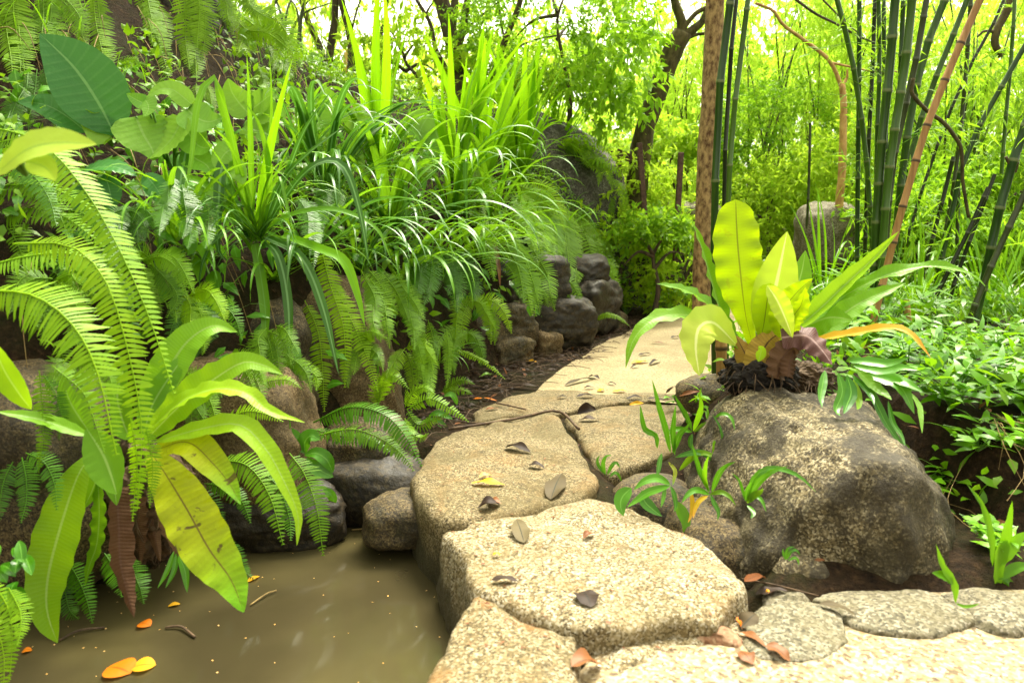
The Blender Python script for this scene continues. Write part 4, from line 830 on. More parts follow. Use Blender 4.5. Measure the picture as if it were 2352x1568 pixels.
# ---- ferns hanging over the wall, centre
WG = [((1140, 470), [[(1130, 490), (1170, 550), (1200, 630), (1222, 724)], [(1180, 560), (1215, 620), (1232, 680), (1240, 720)]], 66, 'sword', 'long fern hanging lowest over the dark wall'),
      ((1200, 430), [[(1195, 432), (1245, 455), (1280, 510), (1296, 580)], [(1200, 440), (1230, 490), (1250, 550), (1262, 610)], [(1190, 440), (1205, 500), (1215, 540), (1232, 590)]], 60, 'sword_front', 'bright curving fern in the middle of the fern wall'),
      ((1330, 470), [[(1320, 480), (1345, 540), (1360, 590), (1366, 645)], [(1300, 500), (1315, 560), (1325, 610), (1330, 650)], [(1335, 480), (1370, 530), (1385, 590), (1390, 640)]], 56, 'sword_pale', 'pale dense fern hanging at the right end of the wall'),
      ((1330, 390), [[(1300, 400), (1360, 370), (1400, 385), (1428, 412)], [(1310, 400), (1350, 340), (1390, 340), (1410, 370)], [(1300, 390), (1330, 330), (1360, 320), (1385, 330)], [(1310, 410), (1360, 410), (1390, 440), (1410, 480)], [(1290, 400), (1290, 350), (1310, 320), (1340, 305)]], 44, 'sword_front', 'feathery fern spreading in front of the dome boulder'),
      ((1100, 350), [[(1095, 350), (1110, 400), (1105, 450), (1100, 490)], [(1085, 360), (1095, 410), (1090, 450), (1080, 500)]], 46, 'sword_pale', 'upright pale fern frond between the two upright strap clumps'),
      ((960, 400), [[(930, 410), (960, 380), (990, 370), (1010, 385)], [(930, 415), (960, 400), (985, 395), (1005, 405)]], 44, 'sword', 'olive fern frond among the strap leaves'),
      ((1260, 480), [[(1255, 470), (1275, 530), (1285, 590), (1290, 640)], [(1240, 480), (1250, 540), (1255, 590), (1262, 650)]], 52, 'sword', 'narrow fern hanging beside the brown dead blade'),
      ((1030, 560), [[(1000, 560), (1030, 600), (1045, 660), (1050, 720)], [(1040, 570), (1070, 610), (1085, 650), (1090, 690)], [(980, 560), (990, 610), (985, 660), (975, 700)]], 54, 'sword_dark', 'shaded fern behind the drooping strap leaves'),
      ((860, 640), [[(850, 640), (880, 690), (890, 750), (895, 800)], [(920, 640), (940, 700), (955, 760), (960, 810)], [(870, 620), (905, 660), (925, 700), (940, 740)]], 52, 'sword', 'fern trailing down the soil left of the wall'),
      ((955, 760), [[(950, 760), (965, 810), (975, 850), (978, 900)], [(985, 780), (992, 830), (990, 880), (985, 930)]], 34, 'sword', 'slender fern reaching the ground at the foot of the bank'),
      ((1370, 330), [[(1360, 350), (1380, 370), (1400, 400), (1410, 440)], [(1380, 420), (1400, 450), (1405, 480), (1400, 510)]], 34, 'sword_pale', 'thin fern clinging to the side of the dome boulder'),
      ((700, 440), [[(690, 450), (715, 500), (722, 560), (720, 620)], [(740, 400), (750, 440), (748, 480), (740, 520)]], 44, 'sword_dark', 'dark fern in the shade behind the central strap plant'),
      ((420, 420), [[(400, 420), (380, 460), (370, 500), (365, 540)], [(430, 430), (440, 480), (440, 520), (430, 570)]], 50, 'sword_dark', 'shaded fern under the heart shaped leaves')]
for base, spec, wp, mt, lb in WG:
    d = hit(*base)[1] - .3
    spec = spec + jitter(spec, 30) + jitter(spec, 45)
    small(lb, [hug(q, d, .62) for q in spec], d, d - .15, mt, wp, hint=(.3, -.9, .4), base=base, pairs=38)
# ---- big leaved plants on the bank
def broad(label, base, leaves, dd=-.2, name='broad_leaf_plant', cat='plant'):
    d = hit(*base)[1] + dd
    t = thing(name, P(base[0], base[1], d + .12), label, cat)
    for L_ in leaves:
        pts, wp, mt = L_[:3]; kw = dict(hint=(.1, -.9, .45), prof='heart', fold=.15, wave=.06, n=16, m=9); kw.update(L_[3] if len(L_) > 3 else {})
        o = leafpx(t, 'leaf', pts, d, d - .06, wp, mt, **kw)
        mb = MB(); a = P(pts[0][0], pts[0][1], d); b_ = P(base[0], base[1], d + .12)
        if np.linalg.norm(a - b_) > .05:
            tube(mb, [b_, (a + b_) / 2 + np.array([0, -.03, .04]), a], [.007, .005], n=8, seg=5, cap=False)
            part('petiole', mb, M['stem'], t)
    return t
broad('giant leaved plant with one huge ribbed dark green leaf standing in the upper left', (258, 335), [([(264, 312), (225, 235), (170, 155), (92, 78)], 150, 'broad_dark', dict(prof='lance', hint=(.5, -.9, .1), fold=.2)), ([(200, 305), (150, 265), (100, 240), (40, 234)], 62, 'broad_dark', dict(prof='lance')), ([(258, 315), (228, 290), (205, 270), (195, 250)], 80, 'broad')])
broad('cluster of large heart shaped glossy leaves left of the central strap plant', (400, 400), [([(312, 268), (330, 310), (350, 345), (352, 370)], 120, 'broad', dict(hint=(.3, -.8, .6))), ([(420, 270), (400, 310), (375, 340), (340, 365)], 118, 'broad', dict(hint=(-.3, -.7, .7))), ([(440, 240), (400, 208), (370, 205), (338, 222)], 46, 'broad'), ([(345, 240), (325, 235), (305, 225), (290, 215)], 40, 'broad'), ([(430, 250), (450, 270), (480, 280), (512, 270)], 80, 'broad'), ([(430, 350), (450, 365), (475, 380), (488, 405)], 62, 'broad'), ([(430, 300), (450, 330), (470, 340), (490, 335)], 70, 'broad'), ([(330, 225), (340, 240), (340, 255), (330, 268)], 44, 'broad')], dd=-.35)
broad('tall broad leaf catching light behind the central strap plant', (585, 300), [([(572, 262), (548, 235), (532, 210), (524, 180)], 66, 'broad', dict(hint=(.4, -1, .1))), ([(580, 250), (600, 235), (620, 220), (640, 216)], 62, 'broad'), ([(590, 265), (620, 260), (640, 262), (655, 275)], 60, 'broad'), ([(560, 290), (590, 300), (620, 310), (640, 330)], 66, 'broad')])
broad('broad leaves under the crest trees with one pale upright leaf', (760, 330), [([(780, 285), (765, 255), (752, 225), (744, 195)], 66, 'broad', dict(hint=(.4, -1, .1))), ([(690, 255), (710, 270), (735, 290), (752, 310)], 90, 'broad'), ([(700, 300), (730, 320), (740, 340), (745, 360)], 80, 'broad'), ([(650, 290), (680, 300), (700, 320), (715, 345)], 76, 'broad'), ([(800, 300), (820, 280), (850, 275), (880, 280)], 90, 'broad', dict(hint=(0, -.7, .7))), ([(770, 350), (800, 360), (820, 380), (830, 400)], 70, 'broad')])
broad('pale lobed leaf lying over the ferns at the left edge', (60, 400), [([(-10, 400), (60, 345), (130, 328), (222, 332)], 92, 'broad_pale', dict(prof='lance', hint=(0, -.8, .6))), ([(60, 370), (95, 380), (115, 395), (128, 415)], 56, 'broad_pale', dict(prof='lance'))], dd=-1.6)
broad('dark shaded leaves below the heart shaped cluster', (260, 440), [([(170, 405), (220, 385), (270, 385), (315, 405)], 60, 'broad_dark', dict(prof='lance', hint=(0, -.5, .9))), ([(330, 400), (350, 420), (370, 450), (380, 480)], 50, 'broad_dark', dict(prof='lance')), ([(240, 400), (250, 430), (255, 460), (250, 490)], 56, 'broad_dark', dict(prof='lance')), ([(200, 420), (190, 450), (195, 480), (205, 510)], 50, 'broad_dark', dict(prof='lance'))])
broad('broad leaves half hidden between the upright strap leaf clumps', (960, 320), [([(930, 270), (950, 290), (965, 310), (975, 335)], 64, 'broad'), ([(990, 260), (975, 280), (965, 300), (960, 330)], 60, 'broad'), ([(880, 320), (905, 325), (930, 340), (945, 360)], 66, 'broad'), ([(940, 330), (960, 350), (985, 365), (1005, 372)], 56, 'broad'), ([(1000, 300), (1010, 330), (1015, 350), (1015, 375)], 60, 'broad')])
broad('patch of glossy broad leaves low on the bank left of the central strap plant', (470, 470), [([(440, 430), (450, 450), (455, 470), (450, 495)], 56, 'broad'), ([(480, 420), (500, 430), (515, 450), (518, 475)], 60, 'broad'), ([(430, 470), (410, 480), (400, 500), (398, 520)], 48, 'broad'), ([(500, 380), (530, 385), (550, 400), (560, 425)], 60, 'broad'), ([(540, 340), (520, 350), (505, 370), (498, 392)], 56, 'broad')], dd=-.3)
broad('heart leaved creeper hanging between the grass tufts left of the tan boulder', (470, 600), [([(430, 545), (440, 560), (440, 575), (432, 588)], 30, 'cover'), ([(460, 560), (470, 572), (472, 590), (466, 604)], 32, 'cover'), ([(440, 600), (455, 612), (460, 630), (455, 648)], 34, 'cover'), ([(480, 630), (492, 640), (496, 658), (490, 674)], 34, 'cover'), ([(410, 570), (400, 580), (396, 595), (398, 610)], 28, 'cover')], dd=-.25, name='heart_leaved_creeper')
broad('green white sheathing leaf beside the right end of the fern wall', (1420, 520), [([(1395, 545), (1402, 510), (1425, 492), (1462, 490)], 30, 'broad', dict(prof='lance', hint=(0, -.9, .5)))], dd=-.2)
# yellow hanging leaf on the crest tree
yl = MB(); ribbon(yl, world([(806, 105), (803, 130), (802, 152), (798, 176)], hit(800, 190)[1] - .1), .5 * 34 * 6.8 / FPX, hint=(.2, -1, .1), prof='ell', n=10, m=5)
single('hanging_leaf', yl, M['fall_cream'], 'yellowing leaf hanging beside the slim crest trunk', 'leaf')
# ---- strap leaved plants
def strap_arch(e0, droop, L_, n=14):
    """a blade curve in the X-Z plane, root at the origin"""
    p = [np.zeros(3)]; a = e0
    for k in range(n - 1):
        p.append(p[-1] + np.array([math.cos(a), 0, math.sin(a)]) * L_ / n); a -= droop * (k / n) ** 1.2 * 2.2 / n
    return np.array(p)
def strap_mesh(e0, droop, L_, w_, mat, kink=False):
    mb = MB(); c = strap_arch(e0, droop, L_)
    if kink:
        k = int(len(c) * .55); d = nrm(c[-1] - c[k]); 
        for i in range(k + 1, len(c)): c[i] = c[k] + (np.array([.25, 0, -.97])) * (i - k) * L_ / 14
    c[:, 1] += np.sin(np.linspace(0, 1.6, len(c))) * random.uniform(-.06, .06) * L_
    ribbon(mb, c, w_ / 2, hint=(-.2, 0, 1), prof='strap', n=18, m=3, fold=.35, twist=random.uniform(-.5, .5))
    me = mesh_of(mb, 'blade'); me.materials.append(M[mat]); return me
SA = {}
for mt in ('strap', 'strap_dark', 'strap_lit'):
    SA[mt, 'up'] = [strap_mesh(random.uniform(1.25, 1.5), random.uniform(.2, .8), 1, random.uniform(.035, .05), mt) for _ in range(8)]
    SA[mt, 'arch'] = [strap_mesh(random.uniform(.9, 1.3), random.uniform(2.2, 3.4), 1, random.uniform(.026, .036), mt, k == 0) for k in range(9)]
    SA[mt, 'hang'] = [strap_mesh(random.uniform(.3, .9), random.uniform(2.4, 3.2), 1, random.uniform(.020, .03), mt) for _ in range(8)]
    SA[mt, 'thin'] = [strap_mesh(random.uniform(.6, 1.2), random.uniform(2.2, 3.4), 1, random.uniform(.010, .016), mt) for _ in range(8)]
def strap(label, base, mix_, az=-40, spread=180, dd=-.08, p=None, name='strap_leaf_plant', root=None):
    """mix_: (style, material, how many, length, width factor)"""
    b_ = hit(*base) + np.array([0, dd, 0]) if p is None else np.asarray(p)
    t = root or thing(name, b_, label, 'plant')
    for st, mt, n, L_, wf in mix_:
        if p is None and root is None and st != 'up': n, L_, wf = int(n * (.45 if st == 'thin' else 1.15)), L_ * 1.25, wf * 1.6
        if p is None and root is None and st == 'up': L_, wf = L_ * 1.25, wf * 1.15
        for k in range(n):
            o = bpy.data.objects.new('blade', random.choice(SA[mt, st])); col.objects.link(o); o.parent = t
            o.location = (random.uniform(-.03, .03), random.uniform(-.02, .02), random.uniform(-.01, .02))
            s = L_ * random.uniform(.65, 1.1)
            o.scale = (s, s * wf, s)
            lean = .26 if st == 'up' else .12
            o.rotation_euler = (random.uniform(-lean, lean), random.uniform(-lean, lean), R(az + random.uniform(-.5, .5) * spread))
    return t
def bladepx(t, pts, d0, d1, wpx, mat, hint=(.1, -.7, .6)):
    leafpx(t, 'blade', pts, d0, d1, wpx, mat, hint=hint, prof='strap', n=22, m=3, fold=.3)
# the central one, key blades placed by hand
d = hit(590, 560)[1] - .25
s1 = thing('strap_leaf_plant', P(590, 555, d), 'central strap leaf plant with long kinked dark blades above the tan boulder', 'plant')
for pts, wp, mt in [([(590, 545), (610, 400), (640, 260), (670, 140)], 22, 'strap_lit'), ([(580, 545), (545, 380), (515, 260), (490, 178), (455, 240), (438, 380), (410, 500)], 18, 'strap'), ([(583, 545), (555, 430), (530, 300), (500, 200)], 16, 'strap'), ([(600, 540), (680, 420), (740, 372), (790, 385), (825, 480), (848, 610)], 20, 'strap_dark'),
                    ([(575, 545), (480, 430), (400, 410), (300, 425), (215, 470)], 20, 'strap'), ([(585, 560), (600, 640), (610, 730), (603, 830)], 24, 'strap'), ([(605, 550), (640, 590), (662, 700), (664, 860)], 22, 'strap_dark'), ([(610, 545), (690, 590), (740, 700), (778, 860)], 22, 'strap_dark'),
                    ([(650, 540), (730, 570), (790, 600), (822, 680), (838, 750)], 24, 'strap_lit'), ([(575, 545), (530, 450), (510, 380), (500, 560), (520, 600)], 26, 'strap_dark'), ([(440, 300), (425, 360), (412, 440), (412, 505)], 22, 'strap_dark'), ([(605, 540), (660, 400), (700, 300), (760, 210)], 16, 'strap_dark'), ([(595, 545), (640, 430), (700, 360), (790, 290)], 16, 'strap_dark'),
                    ([(590, 540), (560, 470), (470, 500), (420, 580), (400, 700)], 16, 'strap_dark'), ([(590, 540), (520, 500), (440, 430), (380, 440)], 14, 'strap'), ([(600, 545), (650, 500), (760, 480), (860, 520), (900, 600)], 14, 'strap'), ([(600, 545), (620, 420), (600, 300), (560, 230)], 14, 'strap')]:
    bladepx(s1, pts, d, d - .22, wp, mt)
strap('', (590, 560), [('arch', 'strap', 12, .75, .8), ('hang', 'strap_dark', 10, .7, .8), ('thin', 'strap', 12, .6, 1), ('up', 'strap', 5, .9, .6)], root=s1)
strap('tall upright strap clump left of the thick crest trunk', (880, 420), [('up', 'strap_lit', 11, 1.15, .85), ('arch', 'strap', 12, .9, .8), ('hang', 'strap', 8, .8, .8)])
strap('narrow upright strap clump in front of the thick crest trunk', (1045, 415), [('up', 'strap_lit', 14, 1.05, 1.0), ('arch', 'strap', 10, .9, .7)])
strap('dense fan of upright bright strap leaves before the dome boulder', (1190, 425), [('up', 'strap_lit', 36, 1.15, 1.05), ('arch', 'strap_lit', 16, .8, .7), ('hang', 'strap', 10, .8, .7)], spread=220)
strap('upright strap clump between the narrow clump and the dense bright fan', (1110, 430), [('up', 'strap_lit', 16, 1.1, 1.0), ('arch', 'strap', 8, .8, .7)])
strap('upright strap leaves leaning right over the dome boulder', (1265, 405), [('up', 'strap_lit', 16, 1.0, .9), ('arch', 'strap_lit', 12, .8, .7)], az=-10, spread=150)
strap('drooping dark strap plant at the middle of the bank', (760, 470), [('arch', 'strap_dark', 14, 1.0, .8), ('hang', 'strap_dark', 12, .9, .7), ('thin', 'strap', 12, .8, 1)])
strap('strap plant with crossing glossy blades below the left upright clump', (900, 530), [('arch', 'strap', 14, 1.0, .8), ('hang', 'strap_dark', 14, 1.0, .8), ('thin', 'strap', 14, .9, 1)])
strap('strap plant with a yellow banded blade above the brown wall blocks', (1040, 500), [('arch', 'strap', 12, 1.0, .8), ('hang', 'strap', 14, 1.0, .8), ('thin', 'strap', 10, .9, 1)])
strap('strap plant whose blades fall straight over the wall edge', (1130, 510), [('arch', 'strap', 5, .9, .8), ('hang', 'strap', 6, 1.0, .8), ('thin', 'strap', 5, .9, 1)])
strap('grassy strap plant trailing to the litter left of the wall', (930, 650), [('hang', 'strap', 16, .9, .75), ('thin', 'strap', 20, .9, 1)])
strap('trailing grass tuft above the slanting edge of the tan boulder', (830, 620), [('hang', 'strap_dark', 14, .8, .75), ('thin', 'strap', 18, .8, 1)])
strap('tuft of dark narrow grass below the heart shaped leaves', (420, 560), [('thin', 'strap', 26, .65, 1.2), ('arch', 'strap', 8, .5, .6)])
strap('light green grass tuft at the left of the central strap plant', (480, 610), [('thin', 'strap_lit', 26, .6, 1.2), ('hang', 'strap', 8, .5, .7)])
strap('grass tuft hanging under the central strap plant', (640, 640), [('thin', 'strap', 22, .6, 1.1), ('hang', 'strap', 8, .6, .7)])
strap('thin bladed grass between the broad leaves and the strap clumps', (700, 370), [('thin', 'strap', 24, .8, 1.2), ('arch', 'strap_dark', 8, .7, .6)])
strap('fine grass beside the feathery fern under the dome boulder', (1320, 460), [('thin', 'strap_lit', 18, .6, 1.2), ('hang', 'strap_lit', 6, .6, .6)])
strap('fine drooping grass along the wall top in the middle', (1200, 510), [('thin', 'strap', 10, .8, 1.2), ('hang', 'strap', 4, .8, .7)])
strap('small grass tuft at the foot of the wall blocks', (1010, 830), [('thin', 'strap', 14, .35, 1.2)])
strap('grass trailing off the bank above the leaf litter', (1010, 640), [('hang', 'strap', 12, .8, .7), ('thin', 'strap', 20, .8, 1)])
strap('long blades falling over the wall just left of the hanging fern tip', (1080, 600), [('hang', 'strap', 14, 1.0, .8), ('thin', 'strap', 10, .9, 1)])
strap('dark glossy blades drooping beside the tan boulder top', (720, 600), [('hang', 'strap_dark', 12, .9, .8), ('thin', 'strap', 10, .8, 1)])
strap('bright blades drooping below the pale dense fern', (1290, 540), [('hang', 'strap_lit', 4, .8, .7), ('thin', 'strap', 4, .7, 1)])
# dead brown blades
dbm = thing('withered_strap', P(1135, 540, hit(1135, 560)[1] - .3), 'thin rust brown dead blade hanging in front of the wall', 'leaf')
bladepx(dbm, hug([(1133, 545), (1140, 580), (1146, 620), (1149, 660)], 9), hit(1135, 560)[1] - .3, hit(1135, 560)[1] - .3, 11, 'fall_brown')
dbm = thing('withered_strap', P(1298, 560, hit(1298, 580)[1] - .3), 'short tan dead blade hanging near the right end of the wall', 'leaf')
bladepx(dbm, hug([(1296, 565), (1302, 600), (1304, 640), (1302, 668)], 9), hit(1298, 580)[1] - .3, hit(1298, 580)[1] - .3, 9, 'fall_brown')
# ---- small glossy plants near the water and the stones
def lances(name, label, base, d, leaves, mat='gloss', cat='plant', hint=UPC, prof='lance', dd=0., **kw):
    t = thing(name, P(base[0], base[1], d), label, cat)
    for L_ in leaves: leafpx(t, 'leaf', L_[0], d, d + dd, L_[1], L_[2] if len(L_) > 2 else mat, hint=hint, prof=prof, n=12, m=5, **kw)
    return t
lances('glossy_plant', 'dark glossy leaved plant beside the pond left of the rounded boulder', (690, 1020), 3.0, [([(700, 1040), (680, 1010), (655, 995), (630, 995)], 36), ([(700, 1040), (700, 1015), (715, 1000), (735, 1010)], 38), ([(700, 1045), (725, 1040), (750, 1055), (765, 1085)], 34), ([(690, 1050), (660, 1040), (640, 1050), (625, 1070)], 30), ([(705, 1050), (720, 1070), (745, 1085), (766, 1095)], 36), ([(740, 1120), (755, 1130), (765, 1145), (764, 1165)], 22), ([(640, 960), (655, 975), (650, 990), (640, 1000)], 30), ([(690, 1020), (680, 1040), (672, 1060), (670, 1085)], 28)], prof='ell', cat='plant')
lances('glossy_plant', 'small leaved seedling in the corner between fern and stepping stone', (1000, 930), 3.9, [([(985, 960), (1000, 965), (1015, 975), (1030, 990)], 16), ([(985, 960), (975, 975), (970, 990), (975, 1005)], 16), ([(1020, 910), (1035, 905), (1045, 915), (1050, 930)], 14), ([(985, 955), (1005, 948), (1025, 955), (1040, 962)], 16)], prof='ell', cat='plant')
lances('strap_tuft', 'tufted lance leaved fern on the soil between the flat slab and the boulder', (1545, 1040), 2.95, [([(1540, 1040), (1528, 985), (1512, 930), (1498, 872)], 16), ([(1510, 1030), (1505, 1000), (1480, 985), (1470, 930)], 16), ([(1545, 1040), (1560, 1000), (1575, 985), (1585, 970)], 15), ([(1550, 1045), (1545, 1000), (1548, 960), (1552, 930)], 14), ([(1550, 1050), (1590, 1040), (1625, 1045), (1680, 1100)], 16), ([(1560, 1080), (1590, 1050), (1620, 1040), (1660, 1060)], 16, 'under'), ([(1520, 1040), (1515, 1060), (1512, 1080), (1508, 1100)], 12), ([(1640, 960), (1660, 950), (1680, 960), (1688, 988)], 10), ([(1636, 950), (1655, 985), (1665, 1040), (1668, 1080)], 7), ([(1640, 1010), (1645, 1040), (1640, 1060), (1638, 1085)], 20, 'cover'), ([(1535, 1060), (1550, 1080), (1548, 1100), (1545, 1115)], 10, 'nest_yellow')], cat='fern', wave=.15, dd=-.08)
lances('strap_tuft', 'low glossy rosette hugging the right edge of the olive stepping stone', (1500, 1110), 2.62, [([(1540, 1112), (1510, 1098), (1480, 1105), (1455, 1125)], 22), ([(1540, 1115), (1490, 1130), (1460, 1150), (1440, 1165)], 20), ([(1450, 1120), (1430, 1140), (1425, 1160), (1432, 1185)], 36), ([(1475, 1125), (1480, 1150), (1500, 1170), (1520, 1185)], 30), ([(1540, 1115), (1548, 1135), (1552, 1160), (1548, 1175)], 12), ([(1528, 1115), (1525, 1135), (1522, 1150), (1518, 1165)], 10), ([(1550, 1150), (1565, 1175), (1575, 1200), (1570, 1225)], 30, 'cover'), ([(1585, 1125), (1590, 1150), (1588, 1180), (1580, 1200)], 12, 'nest_orange')], cat='fern', dd=-.05)
lances('strap_tuft', 'small arching tuft rooted in the crevice on the face of the boulder', (1720, 1130), 2.38, [([(1715, 1150), (1730, 1100), (1770, 1075), (1830, 1090), (1875, 1130)], 14), ([(1715, 1150), (1740, 1110), (1770, 1085), (1810, 1070)], 16), ([(1712, 1150), (1715, 1130), (1720, 1115), (1725, 1105)], 14), ([(1718, 1155), (1735, 1140), (1750, 1150), (1760, 1175)], 11), ([(1716, 1155), (1728, 1140), (1745, 1130), (1752, 1120)], 18, 'under'), ([(1712, 1150), (1703, 1120), (1695, 1100), (1680, 1085)], 10), ([(1716, 1160), (1726, 1170), (1730, 1180), (1724, 1190)], 12)], cat='fern', dd=-.06)
lances('strap_tuft', 'leafy tuft filling the dark gap at the left foot of the boulder', (1640, 1120), 2.6, [([(1630, 1130), (1610, 1090), (1600, 1060), (1590, 1020)], 15), ([(1635, 1130), (1650, 1090), (1668, 1070), (1690, 1060)], 14), ([(1630, 1135), (1600, 1125), (1580, 1135), (1565, 1155)], 16), ([(1632, 1135), (1640, 1155), (1650, 1175), (1648, 1195)], 12), ([(1628, 1130), (1618, 1100), (1620, 1070), (1628, 1045)], 13, 'cover'), ([(1630, 1135), (1655, 1130), (1675, 1140), (1690, 1160)], 13, 'under'), ([(1626, 1138), (1606, 1150), (1596, 1170), (1592, 1190)], 12, 'nest_orange')], cat='fern', wave=.15, dd=-.06)
lances('strap_tuft', 'tuft of wavy leaves behind the flat slab at the base of the low dark rock', (1590, 985), 3.3, [([(1590, 990), (1575, 955), (1560, 930), (1548, 905)], 15), ([(1592, 990), (1605, 955), (1610, 930), (1605, 900)], 14, 'cover'), ([(1590, 992), (1560, 985), (1540, 990), (1525, 1005)], 14), ([(1594, 992), (1620, 975), (1640, 975), (1655, 985)], 13, 'under'), ([(1590, 995), (1585, 1015), (1590, 1030), (1600, 1040)], 12)], cat='fern', wave=.2, dd=-.06)
lances('strap_tuft', 'tiny grass tuft beside the upright mossy rock', (1810, 1268), 2.22, [([(1808, 1285), (1815, 1268), (1828, 1262), (1838, 1275)], 8), ([(1806, 1285), (1805, 1270), (1812, 1258), (1825, 1255)], 8), ([(1810, 1287), (1825, 1280), (1832, 1285), (1835, 1298)], 7), ([(1805, 1286), (1800, 1275), (1798, 1265), (1800, 1258)], 6)], cat='grass')
lances('strap_tuft', 'small grass tuft in the gap right of the olive stepping stone', (1390, 1060), 2.95, [([(1390, 1090), (1385, 1065), (1392, 1048), (1405, 1045)], 10), ([(1395, 1090), (1405, 1070), (1415, 1062), (1425, 1075)], 9), ([(1392, 1090), (1375, 1070), (1372, 1055), (1378, 1045)], 9), ([(1400, 1095), (1412, 1085), (1420, 1090), (1428, 1105)], 8)], cat='grass')
lances('seedling', 'bright seedling leaning out of the paving at the lower right', (2185, 1390), 2.05, [([(2195, 1385), (2190, 1340), (2165, 1300), (2150, 1250)], 22, 'cover'), ([(2190, 1340), (2175, 1325), (2155, 1318), (2140, 1315)], 26, 'cover'), ([(2195, 1385), (2215, 1392), (2235, 1390), (2250, 1385)], 8, 'cover')], wave=.2)
lances('seedling', 'larger bright lobed plant on the earth bank at the right edge', (2285, 1360), 2.25, [([(2290, 1360), (2295, 1290), (2310, 1230), (2325, 1150)], 30, 'cover'), ([(2295, 1300), (2310, 1270), (2335, 1240), (2360, 1220)], 34, 'cover'), ([(2290, 1330), (2320, 1310), (2345, 1300), (2380, 1300)], 26, 'cover'), ([(2280, 1300), (2275, 1230), (2255, 1160), (2220, 1110)], 20, 'cover'), ([(2290, 1365), (2300, 1340), (2310, 1330), (2330, 1350)], 30, 'cover')], wave=.2)
lances('lobed_fern', 'drooping lobed fern hanging over the right shoulder of the boulder', (1960, 870), 2.85, [([(1895, 850), (1890, 880), (1885, 910), (1888, 936)], 20, 'gloss'), ([(1925, 855), (1935, 900), (1920, 940), (1930, 955)], 24), ([(1945, 860), (1955, 900), (1945, 930), (1938, 950)], 28), ([(1930, 950), (1910, 975), (1885, 995), (1866, 1012)], 18, 'broad'), ([(1940, 965), (1925, 985), (1910, 1000), (1892, 1022)], 16, 'broad'), ([(1935, 950), (1950, 1000), (1975, 1010), (1990, 1030)], 16, 'broad'), ([(1945, 960), (1955, 1030), (1965, 1100), (1966, 1205)], 13, 'cover'), ([(1960, 1000), (1980, 1020), (1985, 1050), (1992, 1080)], 12, 'cover'), ([(1950, 1040), (1940, 1060), (1930, 1070), (1918, 1078)], 12, 'cover'),
    ([(1965, 845), (2000, 880), (2030, 905), (2048, 918)], 30, 'broad'), ([(1975, 855), (2010, 920), (2040, 980), (2090, 1045)], 22, 'gloss'), ([(1960, 840), (2020, 850), (2070, 845), (2110, 850)], 30), ([(1985, 860), (2030, 870), (2070, 890), (2100, 950)], 36), ([(2000, 850), (2050, 870), (2080, 880), (2120, 900)], 34), ([(1955, 860), (1985, 890), (2000, 910), (2008, 930)], 18), ([(1950, 830), (1990, 830), (2040, 835), (2090, 820)], 26), ([(2040, 920), (2050, 970), (2070, 1000), (2080, 1030)], 14), ([(2090, 900), (2110, 930), (2115, 960), (2118, 995)], 14, 'broad'), ([(1960, 870), (1970, 905), (1972, 930), (1968, 940)], 18, 'under')], cat='fern', wave=.12, dd=-.15)
# ------------------------------------------------------------------ trunks and canes
def tubepx(pts, d, w0, w1=None, seg=10, bump=.0, n=None, bf=3.):
    mb = MB(); w1 = w0 if w1 is None else w1
    w3 = world(pts, *(d if isinstance(d, tuple) else (d, d)))
    dd = d[0] if isinstance(d, tuple) else d
    tube(mb, w3, [.5 * w0 * dd / FPX, .5 * w1 * dd / FPX], n=n or 5 * len(pts), seg=seg, bump=bump, bf=bf)
    return mb
def sprig(mb, c, n, size, ln, wd, droop=.3, flat=False):
    c = np.asarray(c)
    p = c + rng.normal(size=(n, 3)) * np.array([size, size, size * .7])
    d = rng.normal(size=(n, 3)) * .8 + np.array([0, 0, -droop]); nh = rng.normal(size=(n, 3)) * .5 + np.array([0, -.3, 1])
    leaf_cloud(mb, p, d, nh, ln * rng.uniform(.6, 1.2, n), wd * rng.uniform(.7, 1.2, n))
def tree(name, label, cat, base, limbs, bark, crowns, mat, group=None, bump=.12):
    """limbs: (points, depth, w0, w1); crowns: (centre, radii, twigs, per, twig length, leaf, width, droop, hole)"""
    t = thing(name, base, label, cat, group)
    for k, (pts, d, w0, w1) in enumerate(limbs):
        part('trunk' if k == 0 else 'branch', tubepx(pts, d, w0, w1, bump=bump, seg=12, n=8 * len(pts)), M[bark], t)
    if crowns:
        mb = MB()
        for i, (c, r, tw, per, tl, ln, wd, dr, ho) in enumerate(crowns):
            W, td = crown_leaves(mb, c, r, tw, per, tl, ln, wd, dr, ho, seed=rng.integers(0, 99))
        part('crown', mb, M[mat], t)
    return t
# crest trees on the left bank
dC = hit(1045, 215)[1] + .1
tree('crest_tree', 'thick forked grey trunk rising behind the upright strap leaves', 'tree', P(1046, 250, dC), [([(1046, 260), (1050, 150), (1032, 70), (1012, -10), (990, -120)], dC, 42, 26), ([(1046, 130), (1062, 70), (1074, 0), (1085, -100)], dC, 20, 12), ([(1036, 80), (1042, 30), (1046, -30), (1044, -110)], dC - .02, 20, 12), ([(1060, 75), (1090, 50), (1120, 25), (1160, -5)], dC, 6, 3)], 'bark_grey', [(P(1040, -330, dC), (1.2, 1.1, .55), 220, 14, .5, .08, .04, .3, .3)], 'far_green')
d = hit(990, 170)[1] + .15
tree('crest_tree', 'thin dark crooked sapling left of the thick forked trunk', 'tree', P(1035, 200, d), [([(1040, 205), (1020, 150), (1000, 110), (990, 60), (975, 30), (950, -10)], d, 12, 7), ([(978, 34), (985, 20), (993, 8), (1000, -8)], d, 5, 3)], 'bark_grey', [(P(950, -180, d), (.5, .5, .3), 60, 10, .3, .07, .035, .3, .3)], 'far_mid')
d = hit(1120, 210)[1] + .1
